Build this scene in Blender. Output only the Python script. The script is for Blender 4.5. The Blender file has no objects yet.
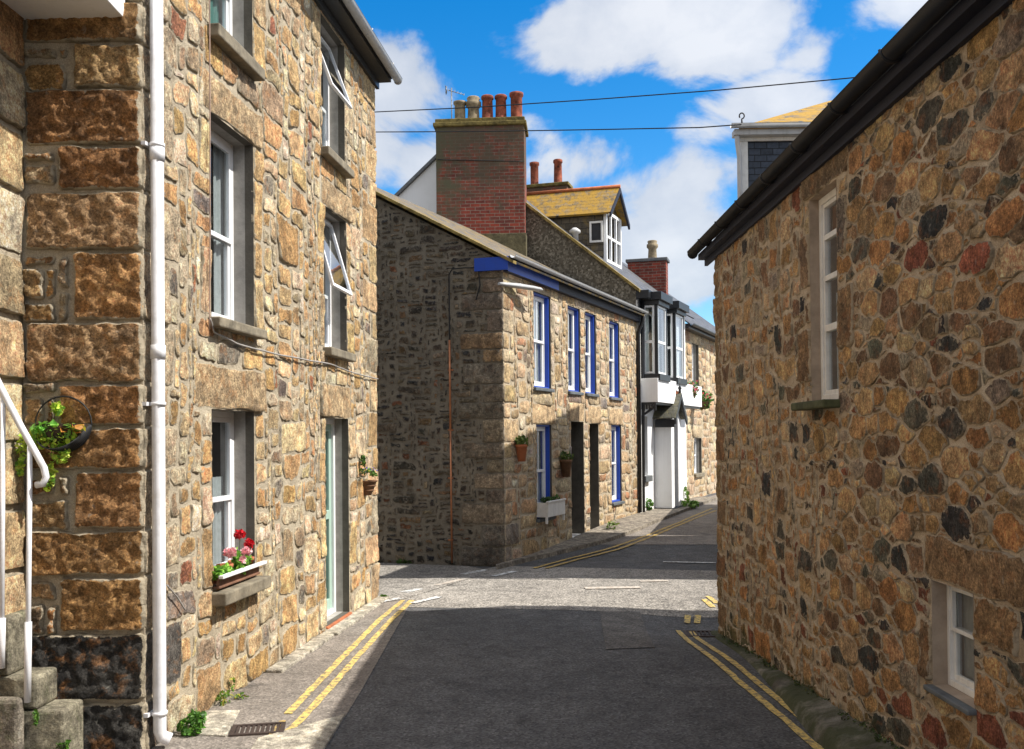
import bpy, bmesh, math, random
from mathutils import Vector, Matrix, noise, geometry
sin, cos, rad = math.sin, math.cos, math.radians
C = bpy.context.scene.collection
SC = bpy.context.scene

# ------------------------------------------------------------------ camera
W, Hh, F = 1024, 749, 960.0
EYE = 2.0
ROLL, PITCH = 0.009, 0.012
CX, CY = 512.0, 438.0 - F*math.tan(PITCH)
Fw = Vector((0, cos(PITCH), sin(PITCH)))
U0 = Vector((0, -sin(PITCH), cos(PITCH)))
R0 = Vector((1, 0, 0))
Rt = R0*cos(ROLL) - U0*sin(ROLL)
Up = R0*sin(ROLL) + U0*cos(ROLL)
EYEP = Vector((0, 0, EYE))
cam = bpy.data.cameras.new('camera'); camo = bpy.data.objects.new('camera', cam); C.objects.link(camo)
M3 = Matrix((Rt, Up, -Fw)).transposed()
camo.matrix_world = Matrix.Translation(EYEP) @ M3.to_4x4()
cam.sensor_width = 36; cam.sensor_fit = 'HORIZONTAL'; cam.lens = 36*F/W
cam.shift_y = (CY - Hh/2)/W
cam.clip_start = 0.05; cam.clip_end = 3000
SC.camera = camo

def ray(px, py):
    return (Fw*F + Rt*(px-CX) - Up*(py-CY)).normalized()

def smooth(a, b, x):
    t = max(0, min(1, (x-a)/(b-a))); return t*t*(3-2*t)
def gz(x, y):
    """ground height"""
    z = 0.20*smooth(15.5, 21, y) + 0.006*max(0, y-24)
    z -= 0.12*math.exp(-(((x-2.1)/.9)**2 + ((y-10.3)/1.2)**2))
    z -= 0.03*math.exp(-((x-0.3)/3)**2) * 0
    return z
def ground(px, py, dz=0.0):
    d = ray(px, py); t = 3.0
    for k in range(60):
        p = EYEP + d*t
        h = p.z - gz(p.x, p.y)
        if abs(h) < 1e-4: break
        t += h / max(1e-3, -d.z) * 0.8
        t = min(max(t, 1), 90)
    p = EYEP + d*t
    p.z = gz(p.x, p.y) + dz
    return p

class Frame:
    def __init__(s, o, u, n=None):
        s.o = Vector(o); s.u = Vector(u).normalized(); s.v = Vector((0, 0, 1))
        s.n = Vector(n).normalized() if n is not None else s.u.cross(s.v)
    def p(s, u, v, n=0.0): return s.o + s.u*u + s.v*v + s.n*n
    def px(s, x, y, n=0.0):
        d = ray(x, y); o = s.o + s.n*n
        t = (o-EYEP).dot(s.n)/d.dot(s.n)
        q = EYEP + d*t - s.o
        return q.dot(s.u), q.z
    def u_at(s, x, y=437, n=0.0): return s.px(x, y, n)[0]

# ------------------------------------------------------------------ mesh builder
class MB:
    def __init__(s):
        s.v = []; s.f = []; s.m = []; s.c = []; s.sm = []
    def vert(s, p, c=(1, 1, 1, 1)):
        s.v.append(tuple(p)); s.c.append(c); return len(s.v)-1
    def face(s, ids, m=0, sm=False):
        s.f.append(tuple(ids)); s.m.append(m); s.sm.append(sm)
    def poly(s, pts, m=0, c=(1, 1, 1, 1), sm=False):
        s.face([s.vert(p, c) for p in pts], m, sm)
    def hexa(s, P, m=0, c=(1, 1, 1, 1)):
        """P: 8 points, bottom 4 ccw then top 4"""
        i = [s.vert(p, c) for p in P]
        for q in ((3, 2, 1, 0), (4, 5, 6, 7), (0, 1, 5, 4), (1, 2, 6, 5), (2, 3, 7, 6), (3, 0, 4, 7)):
            s.face([i[k] for k in q], m)
        return s
    def box(s, fr, u0, u1, v0, v1, n0, n1, m=0, c=(1, 1, 1, 1)):
        return s.hexa([fr.p(u0, v0, n0), fr.p(u1, v0, n0), fr.p(u1, v0, n1), fr.p(u0, v0, n1),
                fr.p(u0, v1, n0), fr.p(u1, v1, n0), fr.p(u1, v1, n1), fr.p(u0, v1, n1)], m, c)
    def wbox(s, x0, x1, y0, y1, z0, z1, m=0, c=(1, 1, 1, 1)):
        return s.box(WF, x0, x1, z0, z1, y0, y1, m, c)
    def tube(s, pts, r, seg=8, m=0, c=(1, 1, 1, 1), caps=True):
        pts = [Vector(p) for p in pts]; n = len(pts); rings = []
        rr = r if isinstance(r, (list, tuple)) else [r]*n
        ref = None
        for k, p in enumerate(pts):
            d = (pts[min(k+1, n-1)] - pts[max(k-1, 0)]).normalized()
            if ref is None:
                ref = Vector((0, 0, 1)) if abs(d.z) < .9 else Vector((1, 0, 0))
            a = (ref - d*ref.dot(d)).normalized(); b = d.cross(a); ref = a
            rings.append([s.vert(p + (a*cos(t) + b*sin(t))*rr[k], c) for t in [2*math.pi*j/seg for j in range(seg)]])
        for k in range(n-1):
            for j in range(seg):
                s.face((rings[k][j], rings[k][(j+1) % seg], rings[k+1][(j+1) % seg], rings[k+1][j]), m, True)
        if caps:
            s.face(rings[0][::-1], m); s.face(rings[-1], m)
        return s
    def lathe(s, c0, prof, seg=16, m=0, c=(1, 1, 1, 1), axis=None):
        """prof: list of (r,z)"""
        c0 = Vector(c0)
        rings = [[s.vert(c0 + Vector((r*cos(2*math.pi*j/seg), r*sin(2*math.pi*j/seg), z)), c) for j in range(seg)] for r, z in prof]
        for k in range(len(rings)-1):
            for j in range(seg):
                s.face((rings[k][j], rings[k][(j+1) % seg], rings[k+1][(j+1) % seg], rings[k+1][j]), m, True)
        s.face(rings[0][::-1], m); s.face(rings[-1], m)
        return s
    def build(s, name, mats, parent=None, bevel=0, col=False, sharp=None):
        me = bpy.data.meshes.new(name)
        me.from_pydata(s.v, [], s.f)
        if not isinstance(mats, (list, tuple)): mats = [mats]
        for m in mats: me.materials.append(m)
        me.polygons.foreach_set('material_index', s.m)
        me.polygons.foreach_set('use_smooth', s.sm)
        if col:
            a = me.attributes.new('Col', 'FLOAT_COLOR', 'POINT')
            flat = [x for c in s.c for x in c]
            a.data.foreach_set('color', flat)
        me.update()
        o = bpy.data.objects.new(name, me); C.objects.link(o)
        if parent is not None: o.parent = parent; o.matrix_parent_inverse = inv(parent)
        if bevel:
            b = o.modifiers.new('bevel', 'BEVEL'); b.width = bevel; b.segments = 2; b.limit_method = 'ANGLE'
            b.angle_limit = rad(40)
        return o
def inv(parent):
    return Matrix.Translation(-parent.location) if parent.parent is None else Matrix()
WF = Frame((0, 0, 0), (1, 0, 0), (0, 1, 0))

def thing(name, label, cat, loc=(0, 0, 0), group=None):
    o = bpy.data.objects.new(name, None); o.empty_display_size = .2; C.objects.link(o)
    o.location = loc; tag(o, label, cat, group); return o
def tag(o, label, cat, group=None):
    o['label'] = label; o['category'] = cat
    if group: o['group'] = group
    return o
def struct(o): o['kind'] = 'structure'; return o

# ------------------------------------------------------------------ materials
class NT:
    def __init__(s, name):
        s.mat = bpy.data.materials.new(name); s.mat.use_nodes = True
        s.t = s.mat.node_tree; s.t.nodes.clear()
        s.out = s.t.nodes.new('ShaderNodeOutputMaterial')
    def n(s, t, **kw):
        x = s.t.nodes.new(t)
        for k, v in kw.items():
            if k.startswith('i_'): s.set(x, k[2:], v)
            else: setattr(x, k, v)
        return x
    def set(s, node, key, v):
        inp = node.inputs[int(key)] if key.isdigit() else node.inputs[key.replace('_', ' ')]
        if isinstance(v, bpy.types.NodeSocket): s.t.links.new(v, inp)
        else: inp.default_value = v
    def co(s): 
        if not hasattr(s, '_co'): s._co = s.n('ShaderNodeNewGeometry').outputs['Position']
        return s._co
    def noise(s, scale, detail=4, rough=.55, vec=None, dist=0, w=None):
        x = s.n('ShaderNodeTexNoise'); s.set(x, 'Scale', scale); s.set(x, 'Detail', detail); s.set(x, 'Roughness', rough); s.set(x, 'Distortion', dist)
        s.set(x, 'Vector', vec if vec is not None else s.co())
        return x.outputs['Fac']
    def ramp(s, fac, stops):
        r = s.n('ShaderNodeValToRGB'); s.set(r, 'Fac', fac)
        e = r.color_ramp.elements
        while len(e) > 1: e.remove(e[-1])
        for i, (p, c) in enumerate(stops):
            q = e[0] if i == 0 else e.new(p)
            q.position = p
            q.color = (c, c, c, 1) if isinstance(c, (int, float)) else (*c, 1)
        return r.outputs['Color']
    def mix(s, fac, a, b, mode='MIX'):
        x = s.n('ShaderNodeMix', data_type='RGBA', blend_type=mode)
        for idx, v in ((0, fac), (6, a), (7, b)):
            if isinstance(v, bpy.types.NodeSocket): s.t.links.new(v, x.inputs[idx])
            else: x.inputs[idx].default_value = v if idx == 0 else ((*v, 1) if len(v) == 3 else v)
        return x.outputs[2]
    def math(s, op, a, b=0.0, clamp=False):
        x = s.n('ShaderNodeMath', operation=op, use_clamp=clamp); s.set(x, '0', a); s.set(x, '1', b); return x.outputs[0]
    def attr(s):
        return s.n('ShaderNodeAttribute', attribute_name='Col')
    def bump(s, h, strength=.5, dist=.01, prev=None):
        b = s.n('ShaderNodeBump'); s.set(b, 'Height', h); s.set(b, 'Strength', strength); s.set(b, 'Distance', dist)
        if prev is not None: s.set(b, 'Normal', prev)
        return b.outputs['Normal']
    def bsdf(s, col, rough=.8, spec=.3, normal=None, **kw):
        p = s.n('ShaderNodeBsdfPrincipled')
        if isinstance(col, bpy.types.NodeSocket): s.set(p, 'Base Color', col)
        else: p.inputs['Base Color'].default_value = (*col, 1)
        s.set(p, 'Roughness', rough); s.set(p, 'Specular IOR Level', spec)
        if normal is not None: s.set(p, 'Normal', normal)
        for k, v in kw.items(): s.set(p, k, v)
        s.t.links.new(p.outputs[0], s.out.inputs[0]); return s.mat
    def z(s):
        x = s.n('ShaderNodeSeparateXYZ'); s.set(x, '0', s.co()); return x.outputs

def stone_mat(name, speck=.35, stain=None, stain_amt=.5, bump_d=.012, moss=None, dark=.0, speck_scale=120, smear=None):
    t = NT(name)
    a = t.attr().outputs['Color']
    big = t.noise(5.5, 5, .6)
    col = t.mix(t.ramp(big, [(.34, .0), (.66, 1.0)]), t.mix(1, a, (.58, .55, .54), 'MULTIPLY'), t.mix(1, a, (1.38, 1.34, 1.26), 'MULTIPLY'))
    mid = t.noise(17, 6, .7)
    col = t.mix(.75, col, t.ramp(mid, [(.30, .12), (.5, .5), (.68, .92)]), 'OVERLAY')
    if stain:
        st = t.noise(9, 6, .65, dist=.6)
        col = t.mix(t.math('MULTIPLY', t.ramp(st, [(.52, 0), (.66, 1)]), stain_amt), col, stain)
    sp = t.noise(speck_scale*.55, 6, .8)
    col = t.mix(speck, col, t.ramp(sp, [(.34, .0), (.46, .33), (.53, .52), (.66, 1.1)]), 'OVERLAY')
    pits = t.noise(38, 4, .6)
    col = t.mix(t.math('MULTIPLY', t.ramp(pits, [(.28, 1), (.42, 0)]), .65), col, t.mix(1, a, (.25, .22, .2), 'MULTIPLY'))
    lich = t.noise(16, 5, .6, dist=.4)
    col = t.mix(t.math('MULTIPLY', t.ramp(lich, [(.64, 0), (.72, 1)]), .35), col, (.42, .40, .34))
    if moss:
        zz = t.z()[2]
        mn = t.noise(2.6, 5, .65)
        k = t.math('SUBTRACT', t.math('ADD', t.math('MULTIPLY', mn, 1.25), .04), t.math('MULTIPLY', zz, moss[1]))
        col = t.mix(t.math('MULTIPLY', t.ramp(k, [(.48, 0), (.68, 1)]), moss[2]), col, moss[0])
    if smear:
        al = [n_ for n_ in t.t.nodes if n_.type == 'ATTRIBUTE'][0].outputs['Alpha']
        sn = t.noise(30, 6, .7)
        k = t.math('ADD', t.math('SUBTRACT', 1.0, al), t.math('MULTIPLY', t.math('SUBTRACT', sn, .5), 2.2))
        gap = t.ramp(t.noise(13, 4, .6), [(.40, 0), (.50, 1)])
        col = t.mix(t.ramp(k, [(.62, 0), (.78, 1)]), col, t.mix(gap, tuple(x*.58 for x in smear), smear))
    h = t.noise(24, 8, .74); h2 = t.noise(95, 4, .7)
    nb = t.bump(h, 1.0, bump_d*2.0); nb = t.bump(h2, .8, .008, nb)
    return t.bsdf(col, t.math('ADD', t.math('MULTIPLY', h, .2), .72), .22, nb)

def mortar_mat(name, c1, c2, moss=None, bump_d=.008):
    t = NT(name)
    n1 = t.noise(3.2, 6, .65)
    col = t.mix(t.ramp(n1, [(.36, 0), (.64, 1)]), c1, c2)
    g = t.noise(160, 3, .7)
    col = t.mix(.4, col, t.ramp(g, [(.3, .1), (.5, .5), (.7, .95)]), 'OVERLAY')
    dk = t.noise(14, 5, .6)
    col = t.mix(t.math('MULTIPLY', t.ramp(dk, [(.3, 1), (.44, 0)]), .5), col, tuple(x*.35 for x in c1))
    if moss:
        zz = t.z()[2]; mn = t.noise(2.6, 5, .65)
        k = t.math('SUBTRACT', t.math('ADD', t.math('MULTIPLY', mn, 1.25), .04), t.math('MULTIPLY', zz, moss[1]))
        col = t.mix(t.math('MULTIPLY', t.ramp(k, [(.46, 0), (.64, 1)]), moss[2]), col, moss[0])
    h = t.noise(34, 7, .7)
    nb = t.bump(h, 1.0, bump_d*2)
    return t.bsdf(col, .93, .15, nb)

def paint(name, col, rough=.45, wear=.15, dirt=(.25, .22, .18), spec=.4, scale=9):
    t = NT(name)
    n1 = t.noise(scale, 6, .65)
    c = t.mix(t.math('MULTIPLY', t.ramp(n1, [(.45, 0), (.75, 1)]), wear), col, dirt)
    sx = t.z(); cv = t.n('ShaderNodeCombineXYZ'); t.set(cv, '0', t.math('MULTIPLY', sx[0], 30)); t.set(cv, '1', t.math('MULTIPLY', sx[1], 30)); t.set(cv, '2', t.math('MULTIPLY', sx[2], 1.2))
    stv = t.noise(1, 3, .6, vec=cv.outputs[0])
    c = t.mix(t.math('MULTIPLY', t.ramp(stv, [(.55, 0), (.8, 1)]), wear), c, dirt)
    nb = t.bump(t.noise(60, 4, .6), .25, .003)
    return t.bsdf(c, rough, spec, nb)

def plain(name, col, rough=.6, metal=0, bumpd=.003, bs=40, var=.25, spec=.4):
    t = NT(name)
    n1 = t.noise(7, 6, .65)
    c = t.mix(t.ramp(n1, [(.3, 0), (.7, 1)]), tuple(x*(1-var) for x in col), tuple(min(1, x*(1+var)) for x in col))
    nb = t.bump(t.noise(bs, 5, .65), .5, bumpd)
    return t.bsdf(c, rough, spec, nb, Metallic=metal)

def slate_mat(name, base, lichen=None, amt=.5, frame=None, row=.14, wid=.22):
    """slates: courses from a brick texture in the plane of the roof"""
    t = NT(name)
    tc = t.n('ShaderNodeUVMap').outputs['UV']
    b = t.n('ShaderNodeTexBrick', offset=.5); t.set(b, 'Vector', tc)
    t.set(b, 'Scale', 1.0); b.inputs['Brick Width'].default_value = wid; b.inputs['Row Height'].default_value = row
    b.inputs['Mortar Size'].default_value = .006; b.inputs['Mortar Smooth'].default_value = .2; b.inputs['Bias'].default_value = 0
    b.inputs['Color1'].default_value = (*[x*.7 for x in base], 1); b.inputs['Color2'].default_value = (*[x*1.35 for x in base], 1)
    b.inputs['Mortar'].default_value = (*[x*.2 for x in base], 1)
    col = b.outputs['Color']
    col = t.mix(.5, col, t.ramp(t.noise(20, 5, .65), [(.3, .2), (.7, .8)]), 'OVERLAY')
    if lichen:
        ln = t.noise(4.5, 7, .72, dist=.5)
        col = t.mix(t.ramp(ln, [(.62-amt*.42, 0), (.70-amt*.3, 1)]), col, t.mix(t.noise(15, 4), lichen, tuple(x*.55 for x in lichen)))
    sep = t.n('ShaderNodeSeparateXYZ'); t.set(sep, '0', tc)
    saw = t.math('FRACT', t.math('DIVIDE', sep.outputs[1], row))
    hh = t.math('SUBTRACT', t.math('MULTIPLY', saw, -.8), b.outputs['Fac'])
    nb = t.bump(hh, .8, .012); nb = t.bump(t.noise(50, 5, .6), .5, .004, nb)
    return t.bsdf(col, .62, .4, nb)

def brick_mat(name):
    t = NT(name)
    tc = t.n('ShaderNodeUVMap').outputs['UV']
    b = t.n('ShaderNodeTexBrick', offset=.5); t.set(b, 'Vector', tc); t.set(b, 'Scale', 1.0)
    b.inputs['Brick Width'].default_value = .225; b.inputs['Row Height'].default_value = .078
    b.inputs['Mortar Size'].default_value = .008; b.inputs['Mortar Smooth'].default_value = .3
    b.inputs['Color1'].default_value = (.26, .052, .032, 1); b.inputs['Color2'].default_value = (.13, .038, .03, 1)
    b.inputs['Mortar'].default_value = (.20, .16, .13, 1)
    col = t.mix(.5, b.outputs['Color'], t.ramp(t.noise(9, 6, .7), [(.3, .2), (.7, .85)]), 'OVERLAY')
    zz = t.z()
    n = t.noise(2.2, 7, .7)
    # soot and lichen growing on the weather side and below the cap
    gr = t.math('ADD', t.math('MULTIPLY', t.math('SUBTRACT', zz[2], 6.6), .13), n)
    col = t.mix(t.math('MULTIPLY', t.ramp(gr, [(.60, 0), (.80, 1)]), .8), col, (.085, .078, .052))
    le = t.math('ADD', t.math('MULTIPLY', t.math('SUBTRACT', -.55, zz[0]), .42), n)
    col = t.mix(t.math('MULTIPLY', t.ramp(le, [(.75, 0), (1.05, 1)]), .85), col, (.095, .092, .055))
    nb = t.bump(b.outputs['Fac'], -.6, .01); nb = t.bump(t.noise(50, 5, .6), .5, .005, nb)
    return t.bsdf(col, .9, .2, nb)

def asphalt(name, c1, c2, speck=.5, tint=(1, 1, 1)):
    t = NT(name)
    n1 = t.noise(.55, 7, .6); n2 = t.noise(4, 6, .7)
    col = t.mix(t.ramp(n1, [(.35, 0), (.65, 1)]), c1, c2)
    col = t.mix(.6, col, t.ramp(n2, [(.3, .25), (.7, .75)]), 'OVERLAY')
    sp2 = t.noise(1.7, 3, .5)
    col = t.mix(t.math('MULTIPLY', t.ramp(sp2, [(.66, 0), (.72, 1)]), .45), col, (.035, .033, .032))
    v = t.n('ShaderNodeTexVoronoi'); t.set(v, 'Scale', 62); t.set(v, 'Vector', t.co())
    sp = t.ramp(v.outputs['Color'], [(.0, .08), (.5, .42), (.8, .62), (1, 1.0)])
    col = t.mix(min(1, speck*1.5), col, sp, 'OVERLAY')
    cr = t.n('ShaderNodeTexVoronoi', feature='DISTANCE_TO_EDGE'); t.set(cr, 'Scale', .8); 
    wv = t.n('ShaderNodeVectorMath', operation='ADD'); t.set(wv, '0', t.co()); 
    nn = t.n('ShaderNodeTexNoise'); t.set(nn, 'Scale', 3); t.set(nn, 'Detail', 6); t.set(nn, 'Vector', t.co())
    sc = t.n('ShaderNodeVectorMath', operation='SCALE'); t.set(sc, '0', nn.outputs['Color']); sc.inputs['Scale'].default_value = .5
    t.t.links.new(sc.outputs[0], wv.inputs[1]); t.set(cr, 'Vector', wv.outputs[0])
    ck = t.math('MULTIPLY', t.ramp(cr.outputs['Distance'], [(.0, 1), (.012, 0)]), t.ramp(t.noise(.7, 2), [(.5, 0), (.6, .5)]))
    col = t.mix(ck, col, (.02, .02, .02))
    h = t.noise(90, 4, .7)
    nb = t.bump(v.outputs['Distance'], .5, .006); nb = t.bump(h, .6, .006, nb)
    return t.bsdf(col, .82, .3, nb)

M = {}
M['stone_left'] = stone_mat('granite_ochre', .72, (.46, .20, .06), .45, .014, smear=(.46, .39, .28))
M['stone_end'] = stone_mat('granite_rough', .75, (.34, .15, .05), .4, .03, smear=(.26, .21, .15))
M['stone_mid'] = stone_mat('granite_pale', .62, (.44, .22, .10), .35, .010, smear=(.44, .36, .26))
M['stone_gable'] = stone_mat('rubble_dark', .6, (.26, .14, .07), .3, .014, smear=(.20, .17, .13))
M['stone_right'] = stone_mat('rubble_brown', .70, (.34, .13, .045), .5, .014, moss=((.05, .06, .022), 1.05, .8), smear=(.50, .40, .28))
M['stone_far'] = stone_mat('granite_far', .5, (.42, .24, .12), .3, .01, smear=(.44, .36, .26))
M['mortar_left'] = mortar_mat('mortar_tan', (.33, .275, .20), (.48, .41, .30))
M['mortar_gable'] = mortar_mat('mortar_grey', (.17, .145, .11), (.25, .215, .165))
M['mortar_mid'] = mortar_mat('mortar_mid', (.38, .31, .22), (.48, .41, .30))
M['mortar_right'] = mortar_mat('mortar_sandy', (.36, .27, .18), (.56, .46, .34), moss=((.05, .06, .025), 1.05, .8))
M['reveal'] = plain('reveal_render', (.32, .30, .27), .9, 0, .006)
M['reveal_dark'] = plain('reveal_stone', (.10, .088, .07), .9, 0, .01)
M['reveal_pink'] = plain('reveal_pinkish', (.36, .28, .21), .9, 0, .006)
M['white'] = paint('white_frame', (.80, .80, .80), .35, .10)
M['white_old'] = paint('white_old_paint', (.74, .72, .68), .55, .28)
M['white_wall'] = paint('white_wall', (.80, .80, .80), .8, .16, (.4, .38, .34), .2, 2)
M['blue'] = paint('blue_paint', (.018, .07, .42), .45, .15, (.05, .06, .12))
M['blue_dark'] = paint('blue_dark_paint', (.008, .011, .026), .6, .2, (.02, .02, .03))
M['black'] = paint('black_paint', (.016, .017, .02), .4, .12, (.06, .06, .06))
M['black_pl'] = plain('black_plastic', (.018, .018, .02), .38, 0, .001)
M['grey_pl'] = paint('gutter_grey', (.50, .50, .50), .5, .3, (.14, .13, .11))
M['pvc'] = paint('white_pipe', (.74, .74, .76), .45, .45, (.36, .33, .28))
M['green'] = paint('sage_paint', (.36, .50, .42), .5, .15)
M['door_dark'] = paint('door_dark_paint', (.02, .02, .026), .5, .15)
M['sill'] = plain('sill_stone', (.20, .17, .12), .9, 0, .012, 30, .45)
M['sill_moss'] = plain('sill_mossy', (.08, .085, .04), .95, 0, .012, 30, .5)
M['slate_sill'] = plain('sill_slate', (.11, .12, .125), .6, 0, .005, 30, .35)
M['copper'] = plain('copper_pipe', (.42, .17, .08), .5, .5)
M['lead'] = plain('lead', (.14, .145, .15), .6, .3)
M['trough_wood'] = plain('trough_wood', (.20, .10, .06), .85, 0, .006, 40, .4)
M['road2'] = asphalt('asphalt_patch', (.105, .098, .09), (.15, .14, .128))
M['lamp_grey'] = paint('lamp_grey', (.42, .43, .44), .5, .3)
M['terracotta'] = plain('terracotta', (.40, .13, .055), .85, 0, .004, 60, .3)
M['pot_red'] = plain('chimney_pot_red', (.22, .06, .032), .9, 0, .008, 14, .75)
M['pot_buff'] = plain('chimney_pot_buff', (.24, .19, .12), .9, 0, .006, 30, .5)
M['brick'] = brick_mat('chimney_brick')
M['render_moss'] = plain('render_mossy', (.10, .085, .045), .95, 0, .02, 20, .5)
M['lichen_cap'] = plain('lichen_cap', (.15, .115, .035), .95, 0, .02, 18, .7)
M['verge'] = plain('verge_lichen', (.25, .18, .055), .95, 0, .015, 12, .75)
M['wicker'] = plain('wicker', (.16, .085, .045), .9, 0, .006, 90, .5)
M['wire'] = plain('black_wire', (.012, .012, .013), .6, 0, .001)
M['coir'] = plain('coir_liner', (.05, .035, .022), .95, 0, .01, 80, .4)
M['cable_pale'] = plain('cable_pale', (.36, .25, .2), .6, 0, .001)
M['cable_grey'] = plain('cable_grey', (.30, .28, .26), .6, 0, .001)
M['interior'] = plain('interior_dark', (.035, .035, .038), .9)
M['iron'] = plain('cast_iron', (.07, .05, .042), .7, .4, .006, 60, .4)
M['steel'] = plain('galvanised', (.22, .23, .24), .5, .5)
M['step'] = stone_mat('step_granite', .45, (.12, .13, .06), .5, .016)
M['kerb'] = stone_mat('kerb_granite', .4, (.16, .15, .09), .4, .012)
M['flag'] = stone_mat('flagstone', .35, (.10, .095, .08), .4, .008)
M['soil'] = plain('soil', (.03, .02, .013), .98)

def roughcast():
    t = NT('pebbledash')
    v = t.n('ShaderNodeTexVoronoi'); t.set(v, 'Scale', 24); t.set(v, 'Vector', t.co())
    col = t.ramp(v.outputs['Color'], [(0, (.05, .042, .03)), (.5, (.12, .105, .08)), (1, (.28, .25, .2))])
    col = t.mix(t.ramp(t.noise(1.3, 6), [(.4, 0), (.7, .5)]), col, (.06, .052, .04))
    nb = t.bump(v.outputs['Distance'], -.9, .03)
    return t.bsdf(col, .95, .15, nb)
M['roughcast'] = roughcast()
M['slate'] = slate_mat('slate_grey', (.085, .088, .10), (.20, .16, .06), .12)
M['slate_lichen'] = slate_mat('slate_lichen', (.14, .115, .08), (.42, .24, .022), .60)
M['slate_lichen2'] = slate_mat('slate_lichen_thin', (.12, .115, .11), (.50, .28, .018), .62)
M['slate_mid'] = slate_mat('slate_lichen_sparse', (.11, .105, .10), (.36, .23, .04), .34)
M['slate_hung'] = slate_mat('slate_hung', (.035, .045, .065), None, 0, row=.09, wid=.17)
M['slate_cheek'] = slate_mat('slate_cheek', (.095, .075, .048), (.20, .14, .05), .3, row=.14, wid=.2)
M['slate_porch'] = slate_mat('slate_porch', (.12, .115, .09), (.2, .18, .09), .35, row=.12, wid=.18)
M['ridge'] = plain('ridge_tile', (.42, .13, .05), .85, 0, .005, 30, .4)
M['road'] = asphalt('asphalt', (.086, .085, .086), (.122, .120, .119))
M['road_sunlit'] = asphalt('asphalt_sunlit', (.235, .215, .19), (.35, .32, .28), .7)  # sunlight put into the colour: paler asphalt for the lit junction and lane
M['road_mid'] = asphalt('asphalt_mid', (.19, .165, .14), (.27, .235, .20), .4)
M['soilground'] = plain('far_ground', (.12, .11, .09), .95)

def line_mat(name, col, wear, under=(.13, .115, .095)):
    t = NT(name)
    n1 = t.noise(22, 7, .75)
    c = t.mix(t.ramp(n1, [(wear, 1), (wear+.14, 0)]), col, under)
    v = t.n('ShaderNodeTexVoronoi'); t.set(v, 'Scale', 85); t.set(v, 'Vector', t.co())
    c = t.mix(.3, c, t.ramp(v.outputs['Color'], [(0, .2), (1, .8)]), 'OVERLAY')
    return t.bsdf(c, .7, .3, t.bump(t.noise(90, 4, .7), .5, .005))
M['yellow'] = line_mat('yellow_line_paint', (.68, .49, .15), .40)
M['yellow_old'] = line_mat('yellow_line_old', (.50, .34, .10), .38)
M['white_line'] = line_mat('white_line_paint', (.70, .70, .68), .40)
M['white_faint'] = line_mat('white_line_faint', (.60, .56, .50), .47, (.40, .34, .28))

def glass_mat(name, tint=(.85, .9, .9), trans=.6, rough=.012):
    t = NT(name)
    g = t.n('ShaderNodeBsdfGlossy'); g.inputs['Color'].default_value = (.9, .93, 1, 1); g.inputs['Roughness'].default_value = rough
    t.set(g, 'Normal', t.bump(t.noise(1.7, 2, .5), .12, .01))
    tr = t.n('ShaderNodeBsdfTransparent'); tr.inputs['Color'].default_value = (*tint, 1)
    fr = t.n('ShaderNodeLayerWeight'); fr.inputs['Blend'].default_value = .5
    fac = t.math('ADD', t.math('MULTIPLY', t.math('POWER', fr.outputs['Facing'], 3.0), .85), .13, True)
    m = t.n('ShaderNodeMixShader'); t.set(m, '0', fac); t.t.links.new(tr.outputs[0], m.inputs[1]); t.t.links.new(g.outputs[0], m.inputs[2])
    t.t.links.new(m.outputs[0], t.out.inputs[0])
    return t.mat
M['glass'] = glass_mat('window_glass')
M['glass_green'] = glass_mat('door_glass', (.55, .72, .65))

def curtain_mat(name, col, tr=.3):
    t = NT(name)
    d = t.n('ShaderNodeBsdfDiffuse'); 
    c = t.mix(t.ramp(t.noise(25, 4), [(.3, 0), (.7, 1)]), tuple(x*.8 for x in col), col); t.set(d, 'Color', c)
    e = t.n('ShaderNodeBsdfTranslucent'); t.set(e, 'Color', c)
    m = t.n('ShaderNodeMixShader'); t.set(m, '0', tr); t.t.links.new(d.outputs[0], m.inputs[1]); t.t.links.new(e.outputs[0], m.inputs[2])
    t.t.links.new(m.outputs[0], t.out.inputs[0]); return t.mat
M['net'] = curtain_mat('net_curtain', (.74, .76, .76))
M['curtain_green'] = curtain_mat('green_curtain', (.16, .34, .30), .15)
M['curtain_blue'] = curtain_mat('blue_curtain', (.20, .34, .50), .15)
M['blind'] = curtain_mat('slat_blind', (.42, .40, .36), .1)
M['brown_blind'] = curtain_mat('brown_blind', (.22, .10, .045), .05)

def leaf_mat():
    t = NT('leaf')
    a = t.attr().outputs['Color']
    d = t.n('ShaderNodeBsdfPrincipled'); t.set(d, 'Base Color', t.mix(.4, a, t.ramp(t.noise(60, 3), [(.3, .25), (.7, .8)]), 'OVERLAY')); t.set(d, 'Roughness', .5); t.set(d, 'Specular IOR Level', .35)
    e = t.n('ShaderNodeBsdfTranslucent'); t.set(e, 'Color', a)
    m = t.n('ShaderNodeMixShader'); t.set(m, '0', .3); t.t.links.new(d.outputs[0], m.inputs[1]); t.t.links.new(e.outputs[0], m.inputs[2])
    t.t.links.new(m.outputs[0], t.out.inputs[0]); return t.mat
M['leaf'] = leaf_mat()

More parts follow.
